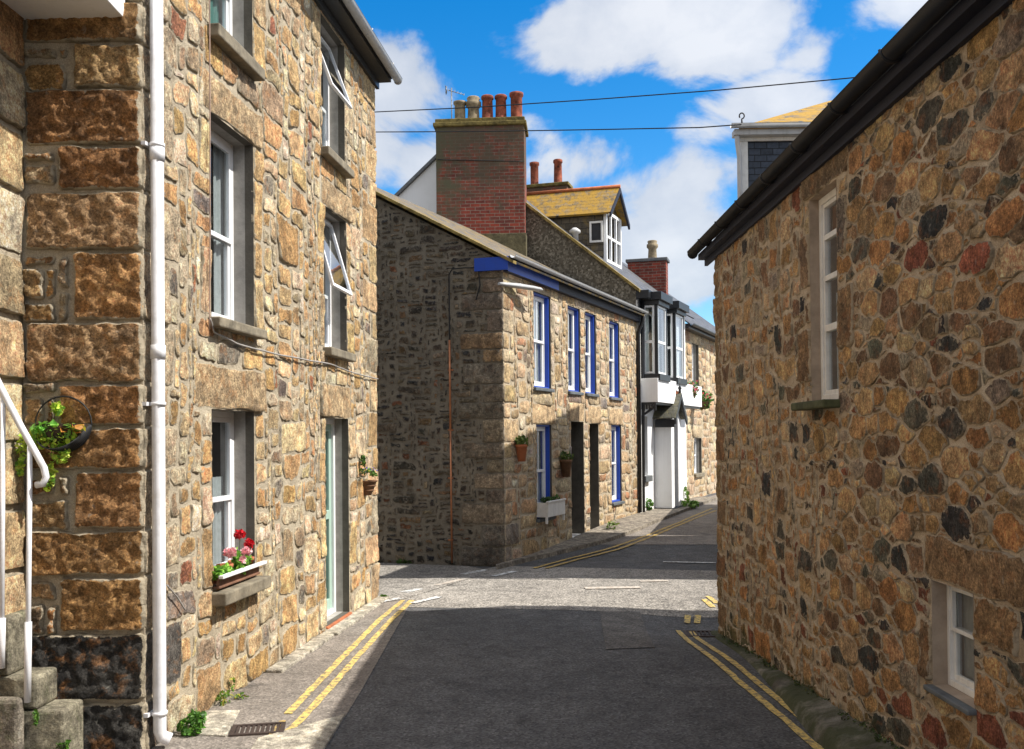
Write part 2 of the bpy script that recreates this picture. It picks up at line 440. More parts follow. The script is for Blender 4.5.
# ------------------------------------------------------------------ masonry
def clip_half(poly, a, b, c):
    """keep a*x+b*y<=c"""
    out = []
    n = len(poly)
    for i in range(n):
        p, q = poly[i], poly[(i+1) % n]
        dp = a*p[0]+b*p[1]-c; dq = a*q[0]+b*q[1]-c
        if dp <= 0: out.append(p)
        if (dp < 0 < dq) or (dq < 0 < dp):
            t = dp/(dp-dq); out.append((p[0]+(q[0]-p[0])*t, p[1]+(q[1]-p[1])*t))
    return out
def area(poly):
    return .5*sum(poly[i][0]*poly[(i+1) % len(poly)][1]-poly[(i+1) % len(poly)][0]*poly[i][1] for i in range(len(poly)))
def inset(poly, d):
    out = poly
    n = len(poly)
    for i in range(n):
        p, q = poly[i], poly[(i+1) % n]
        ex, ey = q[0]-p[0], q[1]-p[1]; L = math.hypot(ex, ey)
        if L < 1e-6: continue
        a, b = ey/L, -ex/L   # outward normal for ccw
        c = a*p[0]+b*p[1]-d
        out = clip_half(out, a, b, c)
        if len(out) < 3: return []
    return out
def dedupe(poly, eps=.004):
    out = []
    for p in poly:
        if not out or math.hypot(p[0]-out[-1][0], p[1]-out[-1][1]) > eps: out.append(p)
    while len(out) > 1 and math.hypot(out[0][0]-out[-1][0], out[0][1]-out[-1][1]) <= eps: out.pop()
    return out
def chaikin(poly, k=.25):
    out = []
    n = len(poly)
    for i in range(n):
        p, q = poly[i], poly[(i+1) % n]
        out.append((p[0]*(1-k)+q[0]*k, p[1]*(1-k)+q[1]*k)); out.append((p[0]*k+q[0]*(1-k), p[1]*k+q[1]*(1-k)))
    return out
def split_edges(poly, mx, rng, jit):
    out = []
    n = len(poly)
    for i in range(n):
        p, q = poly[i], poly[(i+1) % n]
        L = math.hypot(q[0]-p[0], q[1]-p[1]); k = max(1, min(6, int(L/mx+.5)))
        for j in range(k):
            t = j/k; e = 0 if j == 0 else 1
            out.append((p[0]+(q[0]-p[0])*t+rng.uniform(-jit, jit)*e, p[1]+(q[1]-p[1])*t+rng.uniform(-jit, jit)*e))
    return out

def add_stone(mb, fr, poly, h, rng, col, mi=0, rounds=1, amp=.006, freq=9, edge=.09, jit=.006, grid=.06, bev=.010, wob=.004):
    if len(poly) < 3: return
    poly = dedupe(poly)
    if len(poly) < 3 or abs(area(poly)) < .0012: return
    if area(poly) < 0: poly = poly[::-1]
    poly = split_edges(poly, edge, rng, jit)
    for _ in range(rounds): poly = chaikin(poly, .24)
    if wob:
        poly = [(x+noise.noise(Vector((x*24, y*24, 1.5)))*wob*1.6+noise.noise(Vector((x*55, y*55, 2.5)))*wob, y+noise.noise(Vector((x*24, y*24, 7.5)))*wob*1.6+noise.noise(Vector((x*55, y*55, 9.5)))*wob) for x, y in poly]
    cx = sum(p[0] for p in poly)/len(poly); cy = sum(p[1] for p in poly)/len(poly)
    tu, tv = rng.uniform(-.05, .05), rng.uniform(-.07, .07)
    c4 = (*col, 1); ce = (*col, 0); cm_ = (*col, .4); N = len(poly)
    def ht(u, v, k):
        q = fr.p(u, v, 0)*freq
        return max(.0022*k, h*k + (noise.noise(q)*amp + noise.noise(q*2.3)*amp*.7 + noise.noise(q*5.1)*amp*.45 + (u-cx)*tu + (v-cy)*tv)*min(1, k*k*1.2))
    prev = None; last = None
    for dd, hi in ((0, -1), (.0015, .35), (bev*.5, .8), (bev, 1.0)):
        ring = []; ids = []
        for (x, y) in poly:
            L = math.hypot(x-cx, y-cy) or 1; k = max(.35, 1-dd/L*1.2)
            u = cx+(x-cx)*k; v = cy+(y-cy)*k; ring.append((u, v))
            ids.append(mb.vert(fr.p(u, v, -.015 if hi < 0 else ht(u, v, hi)), ce if hi < .9 else cm_))
        if prev:
            for j in range(N): mb.face((prev[j], prev[(j+1) % N], ids[(j+1) % N], ids[j]), mi, True)
        prev = ids; last = ring
    xs = [p[0] for p in last]; ys = [p[1] for p in last]
    pts = [Vector(p) for p in last]
    nx = int((max(xs)-min(xs))/grid); ny = int((max(ys)-min(ys))/grid)
    def inside(x, y, m):
        c = False; n = len(last); dmin = 9
        for i in range(n):
            (x1, y1), (x2, y2) = last[i], last[(i+1) % n]
            if (y1 > y) != (y2 > y) and x < (x2-x1)*(y-y1)/(y2-y1)+x1: c = not c
            d = (x1-x)**2+(y1-y)**2
            if d < dmin: dmin = d
        return c and dmin > m*m
    for a in range(nx+1):
        for b_ in range(ny+1):
            x = min(xs)+(a+.5+rng.uniform(-.3, .3))*grid; y = min(ys)+(b_+.5+rng.uniform(-.3, .3))*grid
            if inside(x, y, grid*.45): pts.append(Vector((x, y)))
    if len(pts) == N: pts.append(Vector((cx, cy)))
    r = geometry.delaunay_2d_cdt(pts, [(i, (i+1) % N) for i in range(N)], [], 1, 1e-5)
    vm = {}
    for i, co in enumerate(r[0]):
        o_ = r[3][i]
        if o_ and o_[0] < N: vm[i] = prev[o_[0]]
        else: vm[i] = mb.vert(fr.p(co.x, co.y, ht(co.x, co.y, 1)), c4)
    for f_ in r[2]:
        mb.face([vm[k] for k in f_], mi, True)

def wall_face(mb, fr, U0, U1, V0, V1, opens, clips=(), mi=1, depth=.16, rev=2, rev2=3, n=0.0, split=.5):
    """flat mortar face with openings and their reveals"""
    us = sorted({U0, U1, *[o[0] for o in opens], *[o[1] for o in opens]})
    vs = sorted({V0, V1, *[o[2] for o in opens], *[o[3] for o in opens]})
    us = [u for u in us if U0 <= u <= U1]; vs = [v for v in vs if V0 <= v <= V1]
    for i in range(len(us)-1):
        for j in range(len(vs)-1):
            cu, cv = (us[i]+us[i+1])/2, (vs[j]+vs[j+1])/2
            if any(o[0] < cu < o[1] and o[2] < cv < o[3] for o in opens): continue
            P = [(us[i], vs[j]), (us[i+1], vs[j]), (us[i+1], vs[j+1]), (us[i], vs[j+1])]
            for a, b, c in clips: P = clip_half(P, a, b, c)
            if len(P) >= 3: mb.poly([fr.p(u, v, n) for u, v in P], mi)
    for o in opens:
        d = o[4] if len(o) > 4 else depth
        a, b, c, e = o[:4]
        for P in (((a, c), (a, e)), ((b, e), (b, c)), ((a, e), (b, e)), ((b, c), (a, c))):
            (u0, v0), (u1, v1) = P
            s = d*split
            mb.poly([fr.p(u0, v0, .004), fr.p(u1, v1, .004), fr.p(u1, v1, -s), fr.p(u0, v0, -s)], rev2)
            mb.poly([fr.p(u0, v0, -s), fr.p(u1, v1, -s), fr.p(u1, v1, -d-.12), fr.p(u0, v0, -d-.12)], rev)

def pick(pal, rng, var=.20):
    tot = sum(p[1] for p in pal); r = rng.uniform(0, tot)
    for c, w in pal:
        r -= w
        if r <= 0: break
    k = 1+rng.uniform(-var, var)
    return tuple(max(.005, x*k*(1+rng.uniform(-.05, .05))) for x in c)

def clip_open(poly, opens, g):
    """trim a stone so that it stays outside openings"""
    for o in opens:
        a, b, c, d = o[0]-g, o[1]+g, o[2]-g, o[3]+g
        xs = [p[0] for p in poly]; ys = [p[1] for p in poly]
        if max(xs) <= a or min(xs) >= b or max(ys) <= c or min(ys) >= d: continue
        best = []
        for hp in ((1, 0, a), (-1, 0, -b), (0, 1, c), (0, -1, -d)):
            q = clip_half(poly, *hp)
            if len(q) >= 3 and abs(area(q)) > abs(area(best) if best else 0): best = q
        poly = best
        if len(poly) < 3: return []
    return poly

def rect_masonry(mb, fr, U0, U1, V0, V1, opens, clips, pal, seed, cell=.075, sizes=None, mortar=.022, h=(.012, .03), warp=.03, big=(), rounds=1, amp=.007, keep=None, **kw):
    rng = random.Random(seed)
    nu = int(round((U1-U0)/cell)); nv = int(round((V1-V0)/cell))
    cu = (U1-U0)/nu; cv = (V1-V0)/nv
    occ = [[False]*nu for _ in range(nv)]
    for j in range(nv):
        for i in range(nu):
            u = U0+(i+.5)*cu; v = V0+(j+.5)*cv
            if any(o[0] < u < o[1] and o[2] < v < o[3] for o in opens) or any(b[0] < u < b[1] and b[2] < v < b[3] for b in big): occ[j][i] = True
            elif any(a*u+b*v > c+cell for a, b, c in clips): occ[j][i] = True
            elif keep and not keep(u, v): occ[j][i] = True
    def wp(u, v):
        k = 1.0
        for o in list(opens)+list(big):
            d = max(o[0]-u, u-o[1], o[2]-v, v-o[3], 0)
            k = min(k, d/.12)
        k = min(k, max(0, (u-U0)/.1), max(0, (U1-u)/.1))
        q = Vector((u*1.9+seed*3.1, v*1.9, seed*7.7)); q2 = Vector((u*5.3, v*5.3+seed, 3.3))
        return (u+k*(noise.noise(q)*warp*1.6+noise.noise(q2)*warp*.7), v+k*(noise.noise(q+Vector((9, 4, 2)))*warp*1.6+noise.noise(q2+Vector((7, 7, 7)))*warp*.7))
    ws = [s[2] for s in sizes]; placed = []
    for j in range(nv):
        for i in range(nu):
            if occ[j][i]: continue
            done = False
            for tr in range(7):
                w, hh, _ = rng.choices(sizes, ws)[0]
                if i+w <= nu and j+hh <= nv and not any(occ[jj][ii] for jj in range(j, j+hh) for ii in range(i, i+w)):
                    done = True; break
            if not done:
                w = 1
                while w < 3 and i+w < nu and not occ[j][i+w]: w += 1
                hh = 1
                while hh < 3 and j+hh < nv and not any(occ[j+hh][ii] for ii in range(i, i+w)): hh += 1
            for jj in range(j, j+hh):
                for ii in range(i, i+w): occ[jj][ii] = True
            a, b, c, d = U0+i*cu, U0+(i+w)*cu, V0+j*cv, V0+(j+hh)*cv
            placed.append((a, b, c, d))
            P = [wp(a, c), wp((a+b)/2, c), wp(b, c), wp(b, (c+d)/2), wp(b, d), wp((a+b)/2, d), wp(a, d), wp(a, (c+d)/2)]
            # knock some corners off
            P2 = list(P)
            for k in (0, 2, 4, 6):
                if rng.random() < .5:
                    t = rng.uniform(.05, .28); m = ((a+b)/2, (c+d)/2)
                    P2[k] = (P[k][0]*(1-t)+m[0]*t, P[k][1]*(1-t)+m[1]*t)
            P = P2
            for cl in clips: P = clip_half(P, *cl)
            if len(P) < 3: continue
            P = clip_open(P, opens, .006)
            if len(P) < 3: continue
            m = mortar*rng.uniform(.35, .95)
            # simple inset: shrink toward centre by mortar
            cx = sum(p[0] for p in P)/len(P); cy = sum(p[1] for p in P)/len(P)
            Q = []
            for p in P:
                L = math.hypot(p[0]-cx, p[1]-cy) or 1
                k = max(.3, 1-m*1.15/L); Q.append((cx+(p[0]-cx)*k, cy+(p[1]-cy)*k))
            add_stone(mb, fr, Q, rng.uniform(*h), rng, pick(pal, rng), rounds=rounds, amp=amp, **kw)
    for b in big:
        P = [(b[0], b[2]), (b[1], b[2]), (b[1], b[3]), (b[0], b[3])]
        for cl in clips: P = clip_half(P, *cl)
        P = clip_open(P, opens, .002)
        if len(P) < 3: continue
        P = inset(P, .008)
        col = b[4] if len(b) > 4 and b[4] else pick(pal, rng, .08)
        add_stone(mb, fr, P, h[1]*.8, rng, col, rounds=1, amp=amp, **kw)
    return placed

def rubble(mb, fr, U0, U1, V0, V1, opens, clips, pal, seed, rmin=.06, rmax=.2, ax=1.0, mortar=(.008, .022), h=(.01, .035), big=(), rounds=2, amp=.008, n=1500, avoid=(), loose=.88, **kw):
    rng = random.Random(seed); pts = []
    def inside(u, v): return any(o[0]-.02 < u < o[1]+.02 and o[2]-.02 < v < o[3]+.02 for o in opens) or any(b[0]-.01 < u < b[1]+.01 and b[2]-.01 < v < b[3]+.01 for b in big) or any(b[0]+.01 < u < b[1]-.01 and b[2]+.01 < v < b[3]-.01 for b in avoid)
    grid = {}
    def near(x, y, R):
        k = int(R/.25)+1; gx, gy = int(x//.25), int(y//.25)
        for a in range(gx-k, gx+k+1):
            for b in range(gy-k, gy+k+1):
                for q in grid.get((a, b), ()): yield q
    for r0 in (rmax, rmax*.78, rmax*.58, rmax*.42, rmin):
        tries = int(n*(1.0 if r0 > rmax*.7 else 4.0))
        if r0 == rmax: tries = int(n*.06)
        elif r0 == rmax*.78: tries = int(n*.16)
        elif r0 == rmax*.58: tries = int(n*.5)
        for _ in range(tries):
            u = rng.uniform(U0-.05, U1+.05)/ax; v = rng.uniform(V0-.05, V1+.05)
            if any(a*u*ax+b*v > c+.1 for a, b, c in clips): continue
            if inside(u*ax, v): continue
            if all(math.hypot(u-q[0], v-q[1]) > (r0+q[2])*loose for q in near(u, v, r0+rmax)):
                q = (u, v, r0); pts.append(q); grid.setdefault((int(u//.25), int(v//.25)), []).append(q)
    for (u, v, r) in pts:
        R = r*2.1
        P = [(u-R, v-R), (u+R, v-R), (u+R, v+R), (u-R, v+R)]
        nb = sorted(((q[0]-u)**2+(q[1]-v)**2, q) for q in near(u, v, 3*rmax) if q[0] != u or q[1] != v)[:22]
        for d2, q in nb:
            # power bisector
            a, b = q[0]-u, q[1]-v
            c = (q[0]**2+q[1]**2-q[2]**2-u*u-v*v+r*r)/2
            P = clip_half(P, a, b, c)
            if len(P) < 3: break
        if len(P) < 3: continue
        P = [(x*ax, y) for x, y in P]
        P = clip_half(P, -1, 0, -U0); P = clip_half(P, 1, 0, U1) if len(P) > 2 else P
        P = clip_half(P, 0, -1, -V0) if len(P) > 2 else P; P = clip_half(P, 0, 1, V1) if len(P) > 2 else P
        for cl in clips:
            if len(P) > 2: P = clip_half(P, *cl)
        if len(P) > 2: P = clip_open(P, opens, .006)
        if len(P) > 2: P = clip_open(P, big, .0)
        if len(P) > 2: P = clip_open(P, avoid, .0)
        if len(P) < 3: continue
        P = inset(dedupe(P), rng.uniform(*mortar))
        if len(P) < 3: continue
        add_stone(mb, fr, P, rng.uniform(*h), rng, pick(pal, rng), rounds=rounds if rng.random() < .3 else 0, amp=amp, jit=.014, **kw)
    for b in big:
        P = [(b[0], b[2]), (b[1], b[2]), (b[1], b[3]), (b[0], b[3])]
        for cl in clips: P = clip_half(P, *cl)
        P = clip_open(P, opens, .002)
        if len(P) < 3: continue
        P = inset(P, .010)
        col = b[4] if len(b) > 4 and b[4] else pick(pal, rng, .08)
        add_stone(mb, fr, P, h[1]*.8, rng, col, rounds=1, amp=amp, **kw)

# ------------------------------------------------------------------ windows
def rframe(mb, fr, u0, u1, v0, v1, n0, n1, w, wb=None):
    """rectangular frame"""
    wb = wb or w
    mb.box(fr, u0, u0+w, v0, v1, n0, n1); mb.box(fr, u1-w, u1, v0, v1, n0, n1)
    mb.box(fr, u0+w, u1-w, v1-w, v1, n0, n1); mb.box(fr, u0+w, u1-w, v0, v0+wb, n0, n1)

def curtain(fr, u0, u1, v0, v1, n, mat, parent, name='curtain', waves=9, amp=.012):
    mb = MB(); K = max(8, waves*5); prev = None
    for i in range(K+1):
        u = u0+(u1-u0)*i/K; nn = n+sin(i/K*waves*2*math.pi)*amp
        c = (mb.vert(fr.p(u, v0, nn)), mb.vert(fr.p(u, v1, nn)))
        if prev: mb.face((prev[0], c[0], c[1], prev[1]), 0, True)
        prev = c
    return mb.build(name, mat, parent)

def window(parent, fr, o, depth=.12, frame='white', fw=.05, sw=.04, sash='white', bars=0, tilt=0, sill='sill', sill_out=.09, sill_h=.09, sill_ext=.06, cur=None, mid=.5, label=None, surround=None, hbars=(), glass='glass', sill_drop=0):
    u0, u1, v0, v1 = o[:4]
    mb = MB()
    a, b, c, d = u0, u1, v0, v1
    if surround:
        s = MB(); rframe(s, fr, a-.002, b+.002, c-.002, d+.002, -depth-.01, -.03, .032)
        a += .032; b -= .032; c += .032; d -= .032
    rframe(mb, fr, a, b, c, d, -depth-.06, -depth, fw, fw*1.1)
    w = mb.build('window', M[frame], parent, bevel=.004)
    if label: w['label'] = label
    if surround: s.build('surround', M[surround], w, bevel=.004)
    vm = c+(d-c)*mid
    # lower sash, upper sash
    sb = MB(); rframe(sb, fr, a+fw, b-fw, c+fw, vm+.02, -depth-.05, -depth-.015, sw, sw*1.3)
    gl = MB()
    def gpane(f2, x0, x1, y0, y1, nn):
        gl.poly([f2.p(x0, y0, nn), f2.p(x1, y0, nn), f2.p(x1, y1, nn), f2.p(x0, y1, nn)])
    gpane(fr, a+fw+sw, b-fw-sw, c+fw+sw, vm+.02-sw, -depth-.035)
    f2 = fr
    if tilt:
        # top hung sash swung outwards about its head
        ang = tilt; hp = fr.p(0, d-fw, -depth-.01)
        class T(Frame):
            def __init__(s): pass
            def p(s, u, v, n=0.0):
                dv = v-(d-fw); dn = n-(-depth-.01)
                return hp + fr.u*u + fr.v*(dv*cos(ang)+dn*sin(ang)) + fr.n*(-dv*sin(ang)+dn*cos(ang))
        f2 = T()
    rframe(sb, f2, a+fw, b-fw, vm-.02, d-fw, -depth-.03+(.03 if tilt else 0), -depth+.002+(.03 if tilt else 0), sw, sw)
    gpane(f2, a+fw+sw, b-fw-sw, vm-.02+sw, d-fw-sw, -depth-.012+(.03 if tilt else 0))
    for k in range(bars):
        uu = a+fw+sw+(b-a-2*fw-2*sw)*(k+1)/(bars+1)
        sb.box(fr, uu-.01, uu+.01, c+fw+sw, vm, -depth-.045, -depth-.022); sb.box(f2, uu-.01, uu+.01, vm, d-fw-sw, -depth-.028, -depth-.004)
    for k in hbars:
        vv = c+(d-c)*k; sb.box(fr, a+fw+sw, b-fw-sw, vv-.011, vv+.011, -depth-.030, -depth-.004)
    sb.build('sash', M[sash], w, bevel=.003)
    gl.build('pane', M[glass], w)
    if sill:
        ml = MB(); ml.box(fr, u0-sill_ext, u1+sill_ext, v0-sill_h-sill_drop, v0-.001-sill_drop, -depth+.01, sill_out)
        so = ml.build('sill', M[sill], w, bevel=.012)
    if cur:
        for q in cur:
            kind, x0, x1, y0, y1 = q
            curtain(fr, a+(b-a)*x0, a+(b-a)*x1, c+(d-c)*y0, c+(d-c)*y1, -depth-.085, M[kind], w, 'blind' if 'blind' in kind else 'curtain', waves=max(2, int(10*(x1-x0))))
    return w

def uvquad(mb_name, mat, quads, parent, thick=.03):
    """flat slabs with metre UVs: quads = [(p0,p1,p2,p3)] p0->p1 is the course direction"""
    me = bpy.data.meshes.new(mb_name); vs = []; fs = []; uv = []
    for q in quads:
        q = [Vector(p) for p in q]
        e = (q[1]-q[0]).normalized(); nrm = (q[1]-q[0]).cross(q[-1]-q[0]).normalized(); g = nrm.cross(e)
        b = len(vs); k = len(q)
        vs += [tuple(p) for p in q] + ([tuple(p-nrm*thick) for p in q] if thick else [])
        fs.append(tuple(range(b, b+k))); uv += [((p-q[0]).dot(e), (p-q[0]).dot(g)) for p in q]
        if not thick: continue
        fs.append(tuple(range(b+2*k-1, b+k-1, -1))); uv += [((p-q[0]).dot(e), (p-q[0]).dot(g)) for p in q[::-1]]
        for i in range(k):
            j = (i+1) % k; fs.append((b+i, b+k+i, b+k+j, b+j)); uv += [(0, 0), (0, thick), (.2, thick), (.2, 0)]
    me.from_pydata(vs, [], fs); me.materials.append(mat)
    l = me.uv_layers.new(name='UVMap')
    l.data.foreach_set('uv', [x for t in uv for x in t])
    me.update()
    o = bpy.data.objects.new(mb_name, me); C.objects.link(o)
    if parent is not None: o.parent = parent; o.matrix_parent_inverse = inv(parent)
    return o

def half_gutter(mb, p0, p1, r, out, m=0, seg=10):
    """open half-round gutter from p0 to p1"""
    p0, p1 = Vector(p0), Vector(p1); z = Vector((0, 0, 1)); out = Vector(out)
    R = []
    for P in (p0, p1):
        o_ = [mb.vert(P + out*(cos(math.pi+math.pi*k/seg)*r) + z*(sin(math.pi+math.pi*k/seg)*r)) for k in range(seg+1)]
        i_ = [mb.vert(P + out*(cos(math.pi+math.pi*k/seg)*r*.88) + z*(sin(math.pi+math.pi*k/seg)*r*.88)) for k in range(seg+1)]
        R.append((o_, i_))
    for k in range(seg):
        mb.face((R[0][0][k], R[0][0][k+1], R[1][0][k+1], R[1][0][k]), m, True)
        mb.face((R[0][1][k+1], R[0][1][k], R[1][1][k], R[1][1][k+1]), m, True)
        for e in (0, 1): mb.face((R[e][0][k], R[e][0][k+1], R[e][1][k+1], R[e][1][k]), m)
    for k in (0, seg): mb.face((R[0][0][k], R[1][0][k], R[1][1][k], R[0][1][k]), m)

def leaves(mb, blobs, n, size, cols, rng, shape='leaf', up=.3):
    for _ in range(n):
        c, r = rng.choices(blobs, [b[2] if len(b) > 2 else 1 for b in blobs])[0][:2]
        r = Vector(r) if not isinstance(r, (int, float)) else Vector((r, r, r))
        while True:
            d = Vector((rng.uniform(-1, 1), rng.uniform(-1, 1), rng.uniform(-1, 1)))
            if d.length < 1: break
        p = Vector(c)+Vector((d.x*r.x, d.y*r.y, d.z*r.z))
        nn = (Vector((rng.gauss(0, 1), rng.gauss(0, 1), rng.gauss(0, 1)+up*2))).normalized()
        a = nn.orthogonal().normalized(); a = (Matrix.Rotation(rng.uniform(0, 6.28), 3, nn) @ a); b = nn.cross(a)
        s = size*rng.uniform(.6, 1.3); k = rng.uniform(.7, 1.3); base = rng.choice(cols)
        c4 = (*[x*k for x in base], 1)
        pts = [p-a*s, p-a*s*.3+b*s*.55+nn*s*.12, p+a*s*.5+b*s*.45+nn*s*.1, p+a*s-nn*s*.15, p+a*s*.5-b*s*.45+nn*s*.1, p-a*s*.3-b*s*.55+nn*s*.12]
        i = [mb.vert(q, c4) for q in pts]; m = mb.vert(p, c4)
        for j in range(6): mb.face((i[j], i[(j+1) % 6], m), 0, False)
def plant_obj(name, blobs, n, size, cols, seed, parent=None, up=.3, stems=None):
    mb = MB(); rng = random.Random(seed)
    leaves(mb, blobs, n, size, cols, rng, up=up)
    if stems:
        for a, b in stems: mb.tube([a, (Vector(a)+Vector(b))*.5+Vector((rng.uniform(-.01, .01), rng.uniform(-.01, .01), 0)), b], .003, 5, 0, (.05, .08, .02, 1))
    return mb.build(name, M['leaf'], parent, col=True)
GREENS = [(.07, .16, .025), (.05, .12, .02), (.10, .20, .03)]
LIME = [(.22, .32, .03), (.15, .27, .03), (.30, .36, .05), (.08, .18, .03)]

OCHRE = [((.52, .36, .18), 4), ((.58, .44, .26), 4), ((.62, .52, .36), 3.4), ((.46, .29, .13), 2.6), ((.54, .34, .17), 1.6), ((.38, .29, .19), 1.8), ((.34, .14, .08), .5), ((.22, .19, .16), .8), ((.68, .60, .46), 1.2)]
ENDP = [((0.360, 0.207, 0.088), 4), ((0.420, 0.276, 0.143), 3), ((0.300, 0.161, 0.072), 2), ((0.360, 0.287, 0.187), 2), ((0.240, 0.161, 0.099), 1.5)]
MIDP = [((.48, .36, .22), 4), ((.42, .30, .17), 3), ((.52, .42, .28), 3), ((.38, .20, .11), 1.6), ((.30, .25, .19), 1), ((.55, .48, .38), 1), ((.20, .17, .15), .4)]
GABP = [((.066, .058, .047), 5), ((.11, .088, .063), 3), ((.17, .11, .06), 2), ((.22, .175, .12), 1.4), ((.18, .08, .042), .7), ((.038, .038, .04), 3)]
RIGHTP = [((0.437, 0.265, 0.118), 4), ((0.517, 0.333, 0.168), 4), ((0.414, 0.218, 0.090), 2.6), ((0.529, 0.391, 0.224), 2.6), ((.24, .15, .085), 3.2), ((.32, .27, .20), 1.8), ((.27, .10, .06), 1.1), ((.12, .115, .09), 2.0), ((.055, .055, .052), 1.5)]
FARP = [((.50, .38, .24), 4), ((.44, .30, .17), 3), ((.55, .45, .32), 3), ((.36, .22, .13), 1)]

# ================================================================== layout
def op(fr, xl, xr, yt, yb, n=0.0, ym=None):
    """an opening measured on the wall plane"""
    ym = ym or (yt+yb)/2
    u0 = fr.px(xl, ym, n)[0]; u1 = fr.px(xr, ym, n)[0]
    x0 = xl if u0 < u1 else xr
    vt = fr.px(xl, yt, n)[1]; vb = fr.px(xl, yb, n)[1]
    return (min(u0, u1), max(u0, u1), vb, vt)

A_L = rad(6.5); A_M = math.atan2(419, F)
pl = ground(378, 598)
dl = Vector((sin(A_L), cos(A_L), 0))
L_LEN = 5.95
LF = Frame((pl.x-dl.x*L_LEN, pl.y-dl.y*L_LEN, 0), dl)
pm = ground(505, 567); dm = Vector((sin(A_M), cos(A_M), 0))
MF = Frame((pm.x, pm.y, 0), dm)
ug = Vector((.96, -.28, 0)).normalized()
GL = 7.0
GF = Frame((pm.x-ug.x*GL, pm.y-ug.y*GL, 0), ug)
pr = ground(719, 634)
ur = Vector((.004, -1, 0)).normalized()
RF = Frame((pr.x, pr.y, 0), ur)
R_LEN = 13.0
X_NB = -3.15          # the neighbour's return wall on the far left

# ================================================================== ground
def grid_sheet(name, x0, x1, y0, y1, st, mat, dz=0, half=()):
    mb = MB(); nx = int(round((x1-x0)/st)); ny = int(round((y1-y0)/st)); idx = {}
    if not half:
        for j in range(ny+1):
            for i in range(nx+1):
                x = x0+i*st; y = y0+j*st; idx[i, j] = mb.vert((x, y, gz(x, y)+dz))
        for j in range(ny):
            for i in range(nx): mb.face((idx[i, j], idx[i+1, j], idx[i+1, j+1], idx[i, j+1]), 0, True)
    else:
        for j in range(ny):
            for i in range(nx):
                P = [(x0+i*st, y0+j*st), (x0+(i+1)*st, y0+j*st), (x0+(i+1)*st, y0+(j+1)*st), (x0+i*st, y0+(j+1)*st)]
                for h in half:
                    if len(P) > 2: P = clip_half(P, *h)
                if len(P) > 2:
                    q = []
                    for x, y in P:
                        q.append((x, y, gz(x, y)+dz))
                    mb.poly(q, 0)
    return struct(mb.build(name, mat))
def halves(poly):
    if area(poly) < 0: poly = poly[::-1]
    out = []
    for i in range(len(poly)):
        p, q = poly[i], poly[(i+1) % len(poly)]
        ex, ey = q[0]-p[0], q[1]-p[1]; L = math.hypot(ex, ey); a, b = ey/L, -ex/L
        out.append((a, b, a*p[0]+b*p[1]))
    return out
def patch(name, pix, mat, dz=.004, st=.25, world=False):
    P = pix if world else [tuple(ground(x, y))[:2] for x, y in pix]
    hs = halves(P)
    x0 = math.floor(min(p[0] for p in P)/st)*st; x1 = math.ceil(max(p[0] for p in P)/st)*st
    y0 = math.floor(min(p[1] for p in P)/st)*st; y1 = math.ceil(max(p[1] for p in P)/st)*st
    return grid_sheet(name, x0, x1, y0, y1, st, mat, dz, hs)
def strip(name, pts, width, mat, dz=.009, world=False, build=True, mb=None, wob=.0):
    P = [Vector(p) if world else ground(*p) for p in pts]
    mb = mb or MB(); prev = None; Q = []
    for i in range(len(P)-1):
        k = max(1, int((P[i+1]-P[i]).length/.12))
        Q += [P[i].lerp(P[i+1], j/k) for j in range(k)]
    Q.append(P[-1])
    for i, p in enumerate(Q):
        d = (Q[min(i+1, len(Q)-1)]-Q[max(i-1, 0)]); d.z = 0; d.normalize()
        s = Vector((-d.y, d.x, 0)); w = width/2
        w1 = w+noise.noise(Vector((p.x*6, p.y*6, 1)))*wob; w2 = w+noise.noise(Vector((p.x*6, p.y*6, 5)))*wob
        a = p+s*w1; b = p-s*w2
        a.z = gz(a.x, a.y)+dz; b.z = gz(b.x, b.y)+dz
        c = (mb.vert(a), mb.vert(b))
        if prev: mb.face((prev[0], prev[1], c[1], c[0]), 0)
        prev = c
    if build: return struct(mb.build(name, mat))

g = MB(); g.poly([(-800, -800, -.35), (800, -800, -.35), (800, 900, -.35), (-800, 900, -.35)])
struct(g.build('ground', M['soilground']))
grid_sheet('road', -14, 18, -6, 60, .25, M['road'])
patch('junction_surface', [(370, 563), (380, 600), (410, 607.5), (560, 610), (735, 617), (735, 590), (735, 540), (600, 543), (500, 566)], M['road_sunlit'])  # pale sunlit tone, its near edge drawn along the house shadow
patch('lane_surface', [(-14, 12.0), (-1.4, 11.9), (-.3, 14.4), (-.7, 15.0), (-14, 19.5)], M['road_sunlit'], .010, world=True)
patch('sunlit_strip', [(90, 790), (368, 585), (414, 606), (362, 690), (306, 790), (240, 900)], M['road_mid'], .006)  # same road, painted paler where the sun falls, up to the shadow edge
patch('road_patch', [(600, 612), (640, 612), (655, 648), (606, 650)], M['road2'], .007)
patch('street_surface', [(600, 545), (740, 545), (760, 500), (735, 490), (700, 495), (650, 515), (590, 538)], M['road_mid'], .008)
